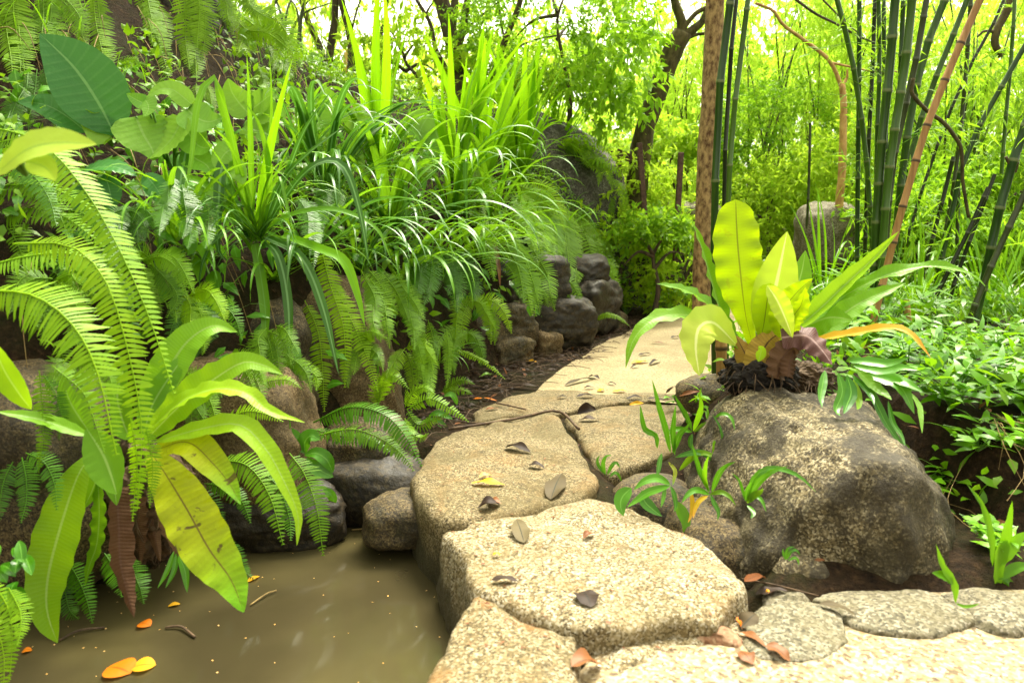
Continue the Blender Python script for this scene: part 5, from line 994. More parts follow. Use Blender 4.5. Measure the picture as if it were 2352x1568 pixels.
tree('crest_tree', 'dark slanting sapling right of the thick forked trunk', 'tree', P(1122, 215, d), [([(1115, 225), (1140, 150), (1165, 80), (1190, 20), (1205, -40)], d, 16, 11), ([(1140, 150), (1180, 115), (1230, 92), (1300, 80), (1360, 80)], d, 6, 2), ([(1160, 90), (1150, 50), (1145, 0), (1140, -40)], d, 4, 3)], 'bark_grey', [(P(1230, -200, d), (.6, .6, .35), 70, 10, .3, .07, .035, .3, .3)], 'far_green')
d = hit(740, 170)[1] + .1
tree('crest_tree', 'leftmost slim pale trunk leaning left at the bank top', 'tree', P(745, 170, d), [([(750, 175), (735, 110), (712, 60), (695, 10), (680, -60)], d, 15, 10)], 'bark_grey', [(np.array([-3.3, 6.2, 4.9]), (2.3, 1.9, .8), 620, 14, .5, .10, .045, .3, .3)], 'far_mid')  # large crown out of view, added overhead to shade the upper left bank
tree('crest_tree', 'slim dark upright trunk between the two leaning crest trunks', 'tree', P(752, 185, d - .1), [([(752, 190), (758, 120), (768, 50), (772, -60)], d - .1, 18, 13)], 'bark_grey', [(P(770, -220, d), (.5, .6, .4), 60, 10, .3, .08, .03, .3, .3)], 'far_mid')
tree('crest_tree', 'slim brown trunk bending left beside the yellow hanging leaf', 'tree', P(808, 185, d - .2), [([(806, 200), (808, 120), (800, 60), (786, 10), (775, -70)], d - .2, 20, 14), ([(806, 90), (815, 40), (835, -20)], d - .2, 5, 3)], 'bark_grey', [(P(800, -200, d), (.5, .6, .4), 60, 10, .3, .08, .03, .3, .3)], 'far_mid')
# leaning mossy tree over the path
dL = 8.95
tree('leaning_tree', 'mossy brown trunk leaning right beyond the dome boulder', 'tree', P(1462, 590, dL), [([(1462, 600), (1464, 420), (1480, 305), (1512, 205), (1545, 120), (1566, 75)], dL, 48, 42), ([(1566, 85), (1590, 70), (1612, 50), (1625, 20)], dL, 22, 12), ([(1562, 85), (1565, 50), (1552, 10), (1540, -40)], dL, 24, 14), ([(1566, 70), (1600, 30), (1640, 10), (1690, -20)], dL, 12, 8), ([(1575, 90), (1600, 80), (1630, 75), (1650, 60)], dL, 8, 5)], 'bark_moss', [(P(1600, -300, dL), (1.8, 1.6, .8), 260, 12, .6, .11, .05, .3, .3)], 'far_bright', bump=.2)
# flaky trunk
tree('flaky_tree', 'straight flaky orange brown trunk behind the bamboo pair', 'tree', P(1612, 715, 6.6), [([(1610, 740), (1616, 520), (1625, 333), (1636, 167), (1642, 0), (1648, -150)], 6.6, 42, 40)], 'bark_flaky', [(P(1660, -420, 6.8), (1.2, 1.2, .6), 120, 12, .5, .1, .045, .3, .3)], 'far_mid', bump=.1)
tree('orange_tree', 'bare orange trunk with a long bent branch behind the bamboo', 'tree', P(1928, 480, 8.0), [([(1924, 540), (1928, 467), (1935, 367), (1937, 240), (1934, 195)], 8.0, 19, 14), ([(1935, 205), (1905, 140), (1850, 95), (1800, 58), (1775, 25), (1735, 8)], 8.0, 9, 6), ([(1934, 200), (1945, 180), (1946, 160)], 8.0, 9, 4), ([(1912, 145), (1960, 155), (2010, 165), (2060, 165)], 8.0, 5, 3)], 'bark_orange', None, 'far_mid')
tree('branch_tree', 'thin dark twisted branch crossing the top right behind the bamboo', 'tree', P(1850, -20, 7.5), [([(1815, -10), (1870, 30), (1920, 55), (1965, 80), (2010, 100)], 7.5, 6, 4), ([(1890, 0), (1940, 50), (1970, 75)], 7.5, 4, 3)], 'bark_grey', None, 'far_mid')
tree('twisted_tree', 'knotty grey branch at the far upper right', 'tree', P(2300, 130, 8.5), [([(2330, -20), (2310, 30), (2290, 70), (2285, 100), (2300, 130)], 8.5, 20, 14), ([(2295, 75), (2262, 72), (2245, 85)], 8.5, 9, 4)], 'bark_moss', None, 'far_mid')
# ---- bamboo culms
def culm(label, pts, d, w0, mat='bamboo', gap=95, name='bamboo_culm', group='bamboo culms of the clump', twigs=0, d1=None):
    d1 = d if d1 is None else d1
    w3 = world(pts, d, d1); c = spline(w3, 60)
    s = np.r_[0, np.cumsum(np.linalg.norm(np.diff(c, axis=0), axis=1))]
    r = .5 * w0 * d / FPX; step = gap * d / FPX
    st = [0]; rr = [r]; nd = [0.]
    x = step * random.uniform(.2, .9)
    nodes = []
    while x < s[-1] - .03:
        st += [x - r * .9, x - r * .25, x + r * .25, x + r * 1.0]; rr += [r * .97, r * 1.16, r * 1.12, r * .98]; nd += [.1, 1, .8, .1]; nodes.append(x)
        x += step * random.uniform(.8, 1.2)
    st.append(s[-1]); rr.append(r * .9); nd.append(0.)
    C = np.stack([np.interp(st, s, c[:, k]) for k in range(3)], 1)
    t = nrm(np.gradient(C, axis=0)); sd_ = nrm(np.cross(t, [0, 1, 0])); b = np.cross(sd_, t)
    a = np.linspace(0, 2 * np.pi, 12, endpoint=False)
    V = C[:, None] + (sd_[:, None] * np.cos(a)[None, :, None] + b[:, None] * np.sin(a)[None, :, None]) * np.array(rr)[:, None, None]
    n = len(C); F = [(i * 12 + j, i * 12 + (j + 1) % 12, (i + 1) * 12 + (j + 1) % 12, (i + 1) * 12 + j) for i in range(n - 1) for j in range(12)]
    mb = MB(); mb.add(V.reshape(-1, 3), F, None, np.repeat(nd, 12))
    o = single(name, mb, M[mat], label, 'bamboo', group)
    if twigs:
        fm = MB()
        for k in range(twigs):
            i = random.choice(range(len(nodes))) if nodes else 0
            p = np.array([np.interp(nodes[i], s, c[:, q]) for q in range(3)]) if nodes else c[30]
            e = p + np.array([random.uniform(-.5, .5), random.uniform(-.4, .3), random.uniform(-.05, .35)])
            tube(fm, [p, (p + e) / 2 + np.array([0, 0, .06]), e], [.003, .0015], n=6, seg=4, cap=False, rnd=.1)
            m = 16; q = p + (e - p) * rng.uniform(.3, 1.1, (m, 1)) + rng.normal(size=(m, 3)) * .05
            leaf_cloud(fm, q, (e - p) * 1.2 + rng.normal(size=(m, 3)) * .5 + np.array([0, 0, -.35]), rng.normal(size=(m, 3)) * .4 + np.array([0, 0, 1]), rng.uniform(.08, .16, m), rng.uniform(.012, .02, m))
        f = obj('foliage', mesh_of(fm, 'foliage', tuple(o.location)), M['far_green'], o)
    return o
CU = [('green bamboo culm leaning left, first of the clump from the left', [(2008, 640), (1991, 377), (1968, 200), (1948, 97), (1923, 0), (1900, -80)], 5.6, 11, 'bamboo', 1),
      ('thin upright bamboo culm second from the left of the clump', [(1968, 660), (1970, 433), (1973, 200), (1974, 0), (1975, -80)], 5.7, 10, 'bamboo', 1),
      ('thin dark culm just left of the two thickest bamboo culms', [(1985, 620), (1995, 333), (2002, 200), (2008, 50), (2012, -60)], 5.9, 9, 'bamboo_dark', 1),
      ('slim green culm close behind the left thick bamboo culm', [(2008, 640), (2015, 300), (2020, 167), (2018, 0), (2016, -60)], 5.5, 9, 'bamboo', 0),
      ('straight narrow culm passing behind the left thick bamboo culm', [(2036, 420), (2035, 300), (2031, 160), (2030, 0), (2029, -60)], 5.8, 9, 'bamboo', 1),
      ('thickest green bamboo culm in the middle of the clump', [(2003, 740), (2010, 560), (2018, 430), (2031, 267), (2043, 167), (2056, 0), (2062, -80)], 5.0, 19, 'bamboo', 0),
      ('slim green culm between the two thick bamboo culms', [(2030, 560), (2040, 470), (2061, 300), (2068, 167), (2075, 0), (2079, -60)], 5.4, 10, 'bamboo', 1),
      ('thick green bamboo culm right of the thickest one', [(2018, 760), (2025, 600), (2036, 450), (2050, 333), (2081, 133), (2095, 0), (2102, -80)], 4.95, 18, 'bamboo', 0),
      ('brown tinged culm fanning right from the clump centre', [(2030, 640), (2048, 400), (2081, 240), (2105, 133), (2128, 0), (2140, -70)], 5.3, 13, 'bamboo_dark', 1),
      ('thick dark culm leaning right behind the orange cane', [(2052, 600), (2072, 400), (2098, 230), (2131, 100), (2170, 0), (2195, -70)], 5.5, 16, 'bamboo', 1),
      ('long dark green culm slanting right above the orange cane', [(2040, 640), (2088, 367), (2148, 183), (2175, 117), (2221, 0), (2250, -70)], 5.7, 12, 'bamboo', 1),
      ('slanting orange tan dry cane crossing the bamboo clump', [(1990, 800), (2028, 650), (2061, 520), (2098, 390), (2131, 283), (2188, 143), (2251, 0), (2285, -80)], 4.4, 16, 'bamboo_cane', 0),
      ('thin dark pole like culm right of the orange cane', [(2150, 640), (2190, 430), (2214, 220), (2230, 0), (2236, -60)], 6.2, 9, 'bamboo_dark', 1),
      ('thin brown twig like culm crossing the orange cane high up', [(2080, 560), (2120, 430), (2178, 267), (2231, 147), (2271, 77), (2310, -10)], 6.4, 7, 'bamboo_dark', 1),
      ('thin upright culm near the right edge of the photo', [(2300, 400), (2311, 260), (2323, 133), (2331, 0), (2334, -60)], 6.0, 8, 'bamboo', 1),
      ('dark culm slanting to the right edge above the kinked branch', [(2130, 740), (2180, 520), (2215, 360), (2260, 270), (2300, 200), (2380, 60)], 5.6, 11, 'bamboo', 1),
      ('thick dark culm leaning out of the right edge', [(2230, 770), (2262, 640), (2291, 500), (2328, 367), (2370, 250)], 4.8, 19, 'bamboo', 1),
      ('second dark culm leaning out of the right edge, lower and flatter', [(2225, 740), (2260, 650), (2318, 520), (2375, 400)], 4.7, 14, 'bamboo_dark', 0),
      ('dark thin culm standing between the grass clumps at the right', [(2095, 720), (2128, 600), (2160, 480), (2190, 360)], 5.9, 9, 'bamboo_dark', 0),
      ('slanting brown dead culm behind the right edge culms', [(2110, 760), (2170, 640), (2230, 520), (2270, 430)], 5.2, 10, 'bamboo_dark', 0),
      ('short thin culm low behind the long wavy fern frond', [(2160, 770), (2195, 640), (2240, 520), (2285, 400)], 5.3, 9, 'bamboo_dark', 0),
      ('tan stump of a cut cane below the long wavy fern frond', [(2088, 790), (2086, 740), (2082, 690)], 4.5, 15, 'bamboo_cane', 0),
      ('thin black pole standing in the far green shrubs', [(1852, 540), (1858, 420), (1861, 283)], 8.0, 6, 'bamboo_dark', 0),
      ('dry brown culm low at the right of the clump', [(2205, 720), (2195, 600), (2205, 480), (2198, 420)], 6.0, 8, 'bamboo_dark', 0)]
for lb, pts, d, wp, mt, tw in CU: culm(lb, pts, d, wp, mt, twigs=tw * 5)
GP = 'bamboo pair in front of the flaky trunk'
culm('thickest glossy green culm of the bamboo pair before the flaky trunk', [(1643, 900), (1640, 640), (1642, 450), (1651, 233), (1665, 100), (1678, 0), (1690, -90)], 3.95, 17, gap=190, group=GP)
culm('slim pale purplish culm leaning on the bamboo pair', [(1662, 640), (1662, 450), (1670, 260), (1681, 100), (1692, 0), (1700, -80)], 4.0, 10, 'bamboo_dark', gap=190, group=GP)
culm('separate green culm right of the bamboo pair', [(1668, 880), (1672, 480), (1685, 267), (1706, 100), (1718, 0), (1727, -80)], 3.9, 12, gap=170, group=GP)
culm('peeling brown dead culm at the base of the bamboo pair', [(1658, 895), (1656, 780), (1650, 700)], 3.75, 26, 'bamboo_cane', gap=400, group=GP)
# kinked branch in the bamboo
mb = tubepx([(2098, 180), (2095, 215), (2130, 255), (2165, 280), (2190, 310), (2208, 345), (2212, 420), (2225, 500)], 5.2, 9, 7, bump=.1, n=50)
single('dead_branch', mb, M['bark_moss'], 'pale kinked branch hooked round the orange cane', 'branch')
mb = tubepx([(2310, 360), (2320, 380), (2332, 395), (2345, 330)], 4.8, 7, 5, bump=.1)
single('dead_branch', mb, M['bark_moss'], 'short forked twig beside the thick culm at the right edge', 'branch')
# ---- posts and the wooden T
def post(label, pts, d, wp):
    a, b = world(pts, d); r = .5 * wp * d / FPX
    mb = MB(); t = nrm(b - a); s = nrm(np.cross(t, [0, 1, 0])); q = np.cross(s, t)
    ring = [(-1, -.8), (-.8, -1), (.8, -1), (1, -.8), (1, .8), (.8, 1), (-.8, 1), (-1, .8)]
    V = [c + (s * x + q * y) * r * k for c, k in ((a, 1), (b - t * r * .3, 1), (b, .8)) for x, y in ring]
    F = [(k * 8 + j, k * 8 + (j + 1) % 8, (k + 1) * 8 + (j + 1) % 8, (k + 1) * 8 + j) for k in range(2) for j in range(8)] + [tuple(range(16, 24))]
    mb.add(V, F)
    return single('fence_post', mb, M['post'], label, 'post', 'rusty fence posts beyond the path', smooth=False)
post('left rusty fence post, tilted, below the leaning mossy trunk', [(1486, 560), (1468, 328)], 8.4, 12)
post('right rusty fence post, upright, left of the flaky trunk', [(1551, 600), (1564, 350)], 8.3, 12)
t = thing('wooden_marker', P(1424, 430, 9.0), 'low dark wooden marker with a slanting top board beside the dome boulder', 'marker')
def boxbar(a, b, w_, h_):
    mb = MB(); t_ = nrm(b - a); s = nrm(np.cross(t_, [0, 0, 1])) if abs(t_[2]) < .9 else np.array([1., 0, 0]); q = np.cross(s, t_)
    V = [c + s * x * w_ / 2 + q * y * h_ / 2 for c in (a, b) for x, y in ((-1, -1), (1, -1), (1, 1), (-1, 1))]
    mb.add(V, [(0, 1, 2, 3), (7, 6, 5, 4)] + [(i, i + 4, (i + 1) % 4 + 4, (i + 1) % 4) for i in range(4)]); return mb
part('post', boxbar(P(1423, 460, 9.0), P(1421, 352, 9.0), .06, .06), M['post'], t, smooth=False)
part('board', boxbar(P(1416, 349, 8.95), P(1452, 366, 8.9), .05, .085), M['post'], t, smooth=False)
# ------------------------------------------------------------------ trees and shrubs beyond
BAM = (14, .55, .16, .020, .9)      # leaves per twig, twig length, leaf, width, droop
BRD = (11, .40, .13, .055, .45)
FIN = (22, .30, .06, .024, .4)
CMP = (20, .45, .09, .030, .5)
def grove(name, label, cat, px, py, d, rx, rz, ry, kind, twigs, mat, hole=.35, trunk=True, group='trees beyond the garden'):
    per, tl, ln, wd, dr = kind
    c = P(px, py, d); g = np.array([c[0], c[1], terrain(c[0], c[1])])
    t = thing(name, g, label, cat, group)
    if trunk:
        mb = MB()
        if kind is BAM:
            for k in range(7):
                a = g + np.array([random.uniform(-.3, .3), random.uniform(-.3, .3), -.1]); e = c + np.array([random.uniform(-1, 1) * rx * .8, random.uniform(-1, 1) * ry * .6, rz * random.uniform(.2, .9)])
                tube(mb, [a, (a + e) / 2 + np.array([(a[0] - e[0]) * .2, 0, .2]), e], [.022, .008], n=14, seg=6)
            part('culms', mb, M['bamboo_dark'], t)
        else:
            e = c + np.array([.1, 0, rz * .5]); tube(mb, [g - np.array([0, 0, .1]), (g + c) / 2 + np.array([random.uniform(-.2, .2), 0, 0]), c, e], [.03 + .02 * rz, .012], n=16, seg=8, bump=.1)
            for k in range(3):
                a = g + (c - g) * random.uniform(.5, 1.1); q = nrm(rng.normal(size=3)); e = c + q * np.array([rx, ry, rz]) * .75
                tube(mb, [a, (a + e) / 2 + np.array([0, 0, .1]), e], [.025, .006], n=10, seg=5)
            part('trunk', mb, M['bark_grey'], t)
    mb = MB(); crown_leaves(mb, c, (rx, ry, rz), twigs, per, tl, ln, wd, dr, hole, seed=float(rng.integers(0, 50)), six=False)
    part('crown', mb, M[mat], t)
    return t
grove('reed_thicket', 'thicket of thin brown reeds with yellow green leaves at the bank top left', 'bamboo', 650, 60, 8.6, .75, .7, .5, BAM, 90, 'far_mid', .5)
grove('background_tree', 'bright compound leaved tree between the slim trunks and the thick forked trunk', 'tree', 880, 60, 9.8, .85, .9, .7, CMP, 105, 'far_bright', .5)
grove('background_shrub', 'low bright shrub on the bank top left of the forked trunk', 'shrub', 930, 140, 9.0, .65, .35, .5, BRD, 90, 'far_mid', .3)
grove('background_tree', 'dense small leaved green tree right of the slanting sapling', 'tree', 1280, 60, 8.9, 1.15, .72, .8, FIN, 620, 'far_green', .35)
grove('background_tree', 'dark green broad leaved branch mass hanging above the dome boulder', 'tree', 1425, 130, 8.3, .36, .5, .4, BRD, 100, 'far_green', .5, trunk=False)
grove('background_shrub', 'yellow green fern like shrub behind the upright strap leaves', 'shrub', 1180, 215, 9.3, .8, .5, .5, CMP, 170, 'far_mid', .3)
grove('background_tree', 'glowing yellow tree behind the dark broad leaves', 'tree', 1350, 200, 13.5, 1.1, .8, .8, BRD, 90, 'far_bright', .5)
grove('background_tree', 'bright yellow tree around the fork of the leaning trunk', 'tree', 1520, 40, 13, 1.3, 1.1, 1., BAM, 240, 'far_bright', .45)
grove('background_shrub', 'yellow green shrub below the leaning trunk behind the fence posts', 'shrub', 1450, 330, 11.5, .7, .55, .5, BRD, 190, 'far_bright', .3)
grove('background_bamboo', 'yellow bamboo mass left of the flaky trunk', 'bamboo', 1570, 270, 12, .75, 1.3, .8, BAM, 330, 'far_bright', .35)
grove('background_shrub', 'pale leaved shrub behind the right fence post', 'shrub', 1530, 400, 10.5, .6, .6, .5, BRD, 200, 'far_mid', .25)
grove('background_bamboo', 'bright bamboo tips hanging right of the flaky trunk at the top', 'bamboo', 1790, 90, 11, 1.05, 1.0, .9, BAM, 330, 'far_bright', .4)
grove('background_tree', 'fine leaved green tree right of the bamboo pair', 'tree', 1770, 330, 10.5, .9, .9, .8, FIN, 700, 'far_green', .3)
grove('background_tree', 'soft mid green tree between the bamboo pair and the orange trunk', 'tree', 1850, 260, 12.5, 1.2, 1., .9, FIN, 700, 'far_mid', .3)
grove('background_shrub', 'green shrub at ground level right of the bamboo pair', 'shrub', 1760, 500, 9.5, .75, .65, .6, FIN, 620, 'far_mid', .25)
grove('background_shrub', 'fresh green shrub around the foot of the orange trunk', 'shrub', 1930, 420, 9.2, .6, .6, .5, CMP, 320, 'far_mid', .3)
grove('background_bamboo', 'hanging bamboo foliage above the orange trunk', 'bamboo', 1950, 90, 10.5, .9, .9, .8, BAM, 280, 'far_bright', .45)
grove('background_tree', 'yellow green tree behind the thick bamboo culms', 'tree', 2080, 150, 12, 1.3, 1.2, 1., BRD, 380, 'far_bright', .4)
grove('background_tree', 'green tree low behind the thick bamboo culms', 'tree', 2080, 370, 11, 1.2, .9, .9, FIN, 700, 'far_green', .3)
grove('background_bamboo', 'bamboo foliage at the upper right corner', 'bamboo', 2270, 90, 9.5, 1.05, .9, .8, BAM, 320, 'far_bright', .4)
grove('background_bamboo', 'green bamboo foliage behind the kinked branch', 'bamboo', 2220, 330, 8.8, .9, .8, .7, BAM, 360, 'far_green', .35)
grove('background_shrub', 'shaded shrub behind the culms at the right edge', 'shrub', 2290, 480, 8.0, .85, .6, .6, CMP, 420, 'far_green', .3)
grove('background_shrub', 'leafy shrub between the bamboo clump and the right edge culms', 'shrub', 2130, 520, 7.8, .6, .5, .5, CMP, 280, 'far_green', .3)
grove('background_tree', 'tall tree beyond the right edge of the photo', 'tree', 2450, 250, 9.5, 1.2, 1.5, 1., BRD, 300, 'far_mid', .3)
grove('path_shrub', 'small dark stemmed shrub with pointed leaves where the path disappears', 'shrub', 1500, 590, 7.9, .45, .42, .35, (12, .22, .09, .04, .3), 130, 'far_green', .4)
grove('path_shrub', 'bright low shrub at the bend of the path behind the nest fern', 'shrub', 1570, 620, 8.2, .45, .42, .35, (12, .22, .09, .04, .3), 130, 'far_mid', .4)
grove('path_shrub', 'light green shrub at the right end of the retaining wall', 'shrub', 1430, 600, 8.4, .45, .5, .35, (12, .22, .08, .035, .3), 150, 'far_mid', .4)
grove('fern_shrub', 'bright ferny shrub hiding the foot of the leaning mossy trunk', 'shrub', 1462, 425, 8.7, .32, .36, .16, CMP, 80, 'far_mid', .3, trunk=False)
grove('fern_shrub', 'leafy shrub between the two rusty fence posts', 'shrub', 1520, 470, 9.3, .3, .42, .3, BRD, 90, 'far_mid', .3, trunk=False)
# distant wood: one mass
mb = MB()
def wood(px0, px1, py0, py1, d0, d1, twigs, kind):
    per, tl, ln, wd, dr = kind
    for k in range(10):
        f = (k + .5) / 10; px = px0 + (px1 - px0) * f + random.uniform(-30, 30); d = random.uniform(d0, d1)
        py = random.uniform(py0, py1); c = P(px, py, d)
        crown_leaves(mb, c, (1.7, 1.2, 1.4), twigs, per, tl * 1.3, ln * 1.7, wd * 2.0, dr, .25, seed=float(k))
wood(1380, 2450, 330, 520, 15, 20, 190, FIN)
wood(1450, 2450, 60, 330, 16, 22, 170, BRD)
wood(1300, 2450, 420, 560, 19, 24, 160, BRD)
wood(620, 1400, 190, 300, 15, 19, 55, BRD)
wood(600, 1500, -60, 160, 17, 22, 22, BRD)
wood(-400, 620, -100, 100, 12, 16, 120, BRD)
single('distant_wood', mb, M['far_bright'], None, None, kind='stuff')
# ------------------------------------------------------------------ undergrowth, litter, fallen leaves
def slope_pts(n, x0, x1, y0, y1, keep):
    out = []
    while len(out) < n:
        x, y = random.uniform(x0, x1), random.uniform(y0, y1)
        if keep(x, y): out.append((x, y, terrain(x, y)))
    return np.array(out)
def patchy(x, y, f=1.6, o=0.): return mnoise.noise((x * f, y * f, 4.2)) > o
def bank_ok(x, y):
    s = sdist(x, y); return .12 < s < 3.4 and patchy(x, y, 1.5, -.12)
q = slope_pts(12000, -4.6, 2.5, 2.4, 11, bank_ok)
mb = MB(); n = len(q)
p = q + rng.uniform(0, 1, (n, 1)) * np.array([.10, -.13, .12])
leaf_cloud(mb, p, rng.normal(size=(n, 3)) * .7 + np.array([.35, -.35, -.15]), rng.normal(size=(n, 3)) * .45 + np.array([.2, -.4, 1]), rng.uniform(.03, .085, n), rng.uniform(.016, .042, n))
u = obj('bank_undergrowth', mesh_of(mb, 'bank_undergrowth'), M['under']); tag(u, None, None, kind='stuff')
# fine drooping grass over the bank
q = slope_pts(2200, -4.2, 2.0, 2.8, 9.5, lambda x, y: .3 < sdist(x, y) < 2.6 and patchy(x, y, 1.9, -.05))
mb = MB()
for a in q:
    L_ = random.uniform(.18, .45); az = R(-40 + random.uniform(-90, 90)); e0 = random.uniform(.5, 1.3)
    c = strap_arch(e0, random.uniform(2.4, 3.4), L_, 7)
    c = np.stack([a[0] + c[:, 0] * math.cos(az), a[1] + c[:, 0] * math.sin(az), a[2] + c[:, 2]], 1)
    ribbon(mb, c, random.uniform(.002, .0045), hint=(.1, -.3, 1), prof='strap', n=7, m=2, fold=0)
u = obj('bank_grass', mesh_of(mb, 'bank_grass'), M['strap']); tag(u, None, None, kind='stuff')
# hanging dead roots and stems on the soil face
mb = MB()
for a in slope_pts(260, -4.5, -1.2, 2.8, 7.5, lambda x, y: .4 < sdist(x, y) < 3.2):
    e = a + np.array([random.uniform(.02, .3), -random.uniform(.05, .3), -random.uniform(.15, .6)]); a = a + np.array([.03, -.05, .03])
    tube(mb, [a, (a + e) / 2 + np.array([random.uniform(0, .08), -.08, .06]), e], [.003, .0015], n=7, seg=4, cap=False)
u = obj('hanging_dead_stems', mesh_of(mb, 'hanging_dead_stems'), M['rootlet']); tag(u, None, None, kind='stuff')
# right hand ground cover
def right_ok(x, y):
    e = x - path_right(y); return e > .16 and not (x < 1.68 and y < 3.2) and patchy(x, y, 1.7, -.25)
for nm, cnt, mt in (('ground_cover', 6200, 'cover'), ('low_weeds', 4200, 'under')):
  q = slope_pts(cnt, .9, 6.2, 2.62, 9.5, right_ok)
  mb = MB(); n = len(q)
  p = q + np.array([0, 0, 1]) * rng.uniform(0, .24, (n, 1))
  leaf_cloud(mb, p, rng.normal(size=(n, 3)) * .7 + np.array([0, -.1, .15]), rng.normal(size=(n, 3)) * .45 + np.array([0, -.3, 1]), rng.uniform(.05, .13, n), rng.uniform(.018, .04, n))
  u = obj(nm, mesh_of(mb, nm), M[mt]); tag(u, None, None, kind='stuff')
# undergrowth at the far end of the path and under the far trees
q = slope_pts(6500, -1.5, 9, 8.2, 15, lambda x, y: (sdist(x, y) > .1 or x - path_right(y) > -.1) and patchy(x, y, 1.1, -.3))
mb = MB(); n = len(q); p = q + np.array([0, 0, 1]) * rng.uniform(0, .4, (n, 1))
leaf_cloud(mb, p, rng.normal(size=(n, 3)) * .7, rng.normal(size=(n, 3)) * .45 + np.array([0, -.3, 1]), rng.uniform(.06, .15, n), rng.uniform(.025, .06, n), six=False)
u = obj('far_undergrowth', mesh_of(mb, 'far_undergrowth'), M['far_mid']); tag(u, None, None, kind='stuff')
# named plants on the right
def rp(px, py, d): 
    c = P(px, py, d); c[2] = terrain(c[0], c[1]); return c
for lb, px, py, d, mx in [('grassy clump of long narrow leaves right of the orange cane', 2110, 690, 5.4, [('thin', 'strap_lit', 26, 1.1, 1.3), ('up', 'strap', 10, 1.0, .5)]),
                          ('tall grass clump between the right edge culms', 2270, 700, 5.6, [('thin', 'strap', 30, 1.2, 1.3), ('up', 'strap', 12, 1.1, .5)]),
                          ('upright grass clump beside the grey brown boulder', 1900, 640, 6.2, [('thin', 'strap', 22, 1.2, 1.3), ('up', 'strap_lit', 10, 1.1, .45)]),
                          ('grass clump in the shade at the far right edge', 2360, 720, 5.2, [('thin', 'strap', 26, 1.0, 1.4), ('up', 'strap', 12, 1.0, .5)]),
                          ('tall grass clump behind the long wavy fern frond', 2030, 700, 5.9, [('thin', 'strap', 24, 1.2, 1.4), ('up', 'strap', 8, 1.0, .5)]),
                          ('fine grass clump behind the twisted young frond', 1830, 680, 5.6, [('thin', 'strap', 20, .8, 1.3)])]:
    strap(lb, None, mx, az=-90, spread=360, p=rp(px, py, d), name='grass_clump')
def leafy(label, px, py, d, n, h_, ln, wd, mat='cover', name='leafy_plant', spread=.16, up=.25):
    b_ = rp(px, py, d); t = thing(name, b_, label, 'plant'); sm = MB(); lm = MB()
    for k in range(n):
        e = b_ + np.array([random.uniform(-1, 1) * spread, random.uniform(-1, 1) * spread, h_ * random.uniform(.5, 1)])
        tube(sm, [b_, (b_ + e) / 2 + np.array([0, 0, .03]), e], [.004, .002], n=6, seg=4, cap=False)
        m = 7; f = rng.uniform(.35, 1.05, (m, 1)); pp = b_ + (e - b_) * f
        a = rng.uniform(0, 6.28, m)
        leaf_cloud(lm, pp, np.stack([np.cos(a), np.sin(a), np.full(m, up)], 1) + rng.normal(size=(m, 3)) * .25, rng.normal(size=(m, 3)) * .25 + np.array([0, -.2, 1]), rng.uniform(.7, 1.2, m) * ln, rng.uniform(.8, 1.2, m) * wd)
    s_ = part('stems', sm, M['stem'], t); f_ = part('foliage', lm, M[mat], t)
    return t
for a in [('lance leaved plant in front of the bamboo clump', 1985, 700, 4.7, 9, .55, .16, .035), ('glossy bushy plant at the base of the orange cane', 1960, 790, 4.1, 12, .3, .13, .035), ('bright bushy plant right of the withered orange frond', 2140, 830, 3.9, 14, .28, .12, .032),
          ('low bright plant above the earth bank', 2220, 930, 3.4, 14, .22, .11, .03), ('leafy plant at the right edge above the earth bank', 2330, 900, 3.5, 14, .26, .13, .034), ('broad bladed plant overhanging the earth bank at the right edge', 2310, 1010, 3.05, 10, .16, .16, .03),
          ('dense low plant behind the drooping lobed fern', 2080, 920, 3.5, 14, .24, .12, .032), ('small plant under the long wavy fern frond', 2040, 740, 4.5, 10, .3, .12, .03), ('leafy sprout left of the bamboo pair beside the path', 1590, 890, 4.1, 5, .10, .07, .03), ('fan leaved plant under the right edge culms', 2160, 740, 4.6, 8, .34, .2, .025),
          ('bushy plant at the far right below the leaning culms', 2340, 810, 4.2, 12, .26, .12, .032), ('creeping plant spilling down the earth bank at the right edge', 2330, 1120, 2.75, 10, .12, .12, .03), ('big leafed weed on the lip of the earth bank above the rootlets', 2180, 985, 3.0, 12, .2, .13, .034), ('spreading weed at the right edge under the leafy plant', 2345, 985, 3.0, 14, .2, .13, .034), ('leafy tuft between the drooping lobed fern and the earth bank', 2130, 1010, 2.95, 10, .16, .11, .03), ('low tufts of weed at the foot of the earth bank behind the paving', 2265, 1345, 2.4, 9, .1, .08, .025), ('small plant on the face of the earth bank beside the boulder', 2240, 1090, 2.8, 8, .1, .09, .025), ('sprawling plant between the bamboo base and the bright bushes', 2060, 850, 3.8, 10, .2, .1, .03)]:
    leafy(*a)
for a in [('fresh shrubby weeds left of where the path disappears', 1440, 690, 8.3, 9, .35, .1, .045, 'far_mid'), ('weeds with reddish litter at the path bend', 1500, 690, 8.6, 8, .3, .1, .04, 'cover'), ('dark small leaved sprouts on the path bend', 1540, 680, 8.0, 7, .42, .09, .045, 'gloss'), ('light weeds by the end of the wall', 1400, 660, 8.0, 9, .35, .09, .04, 'cover'), ('tall weeds behind the dome boulder foot', 1440, 560, 8.9, 9, .6, .12, .05, 'far_mid')]:
    leafy(*a, spread=.25)
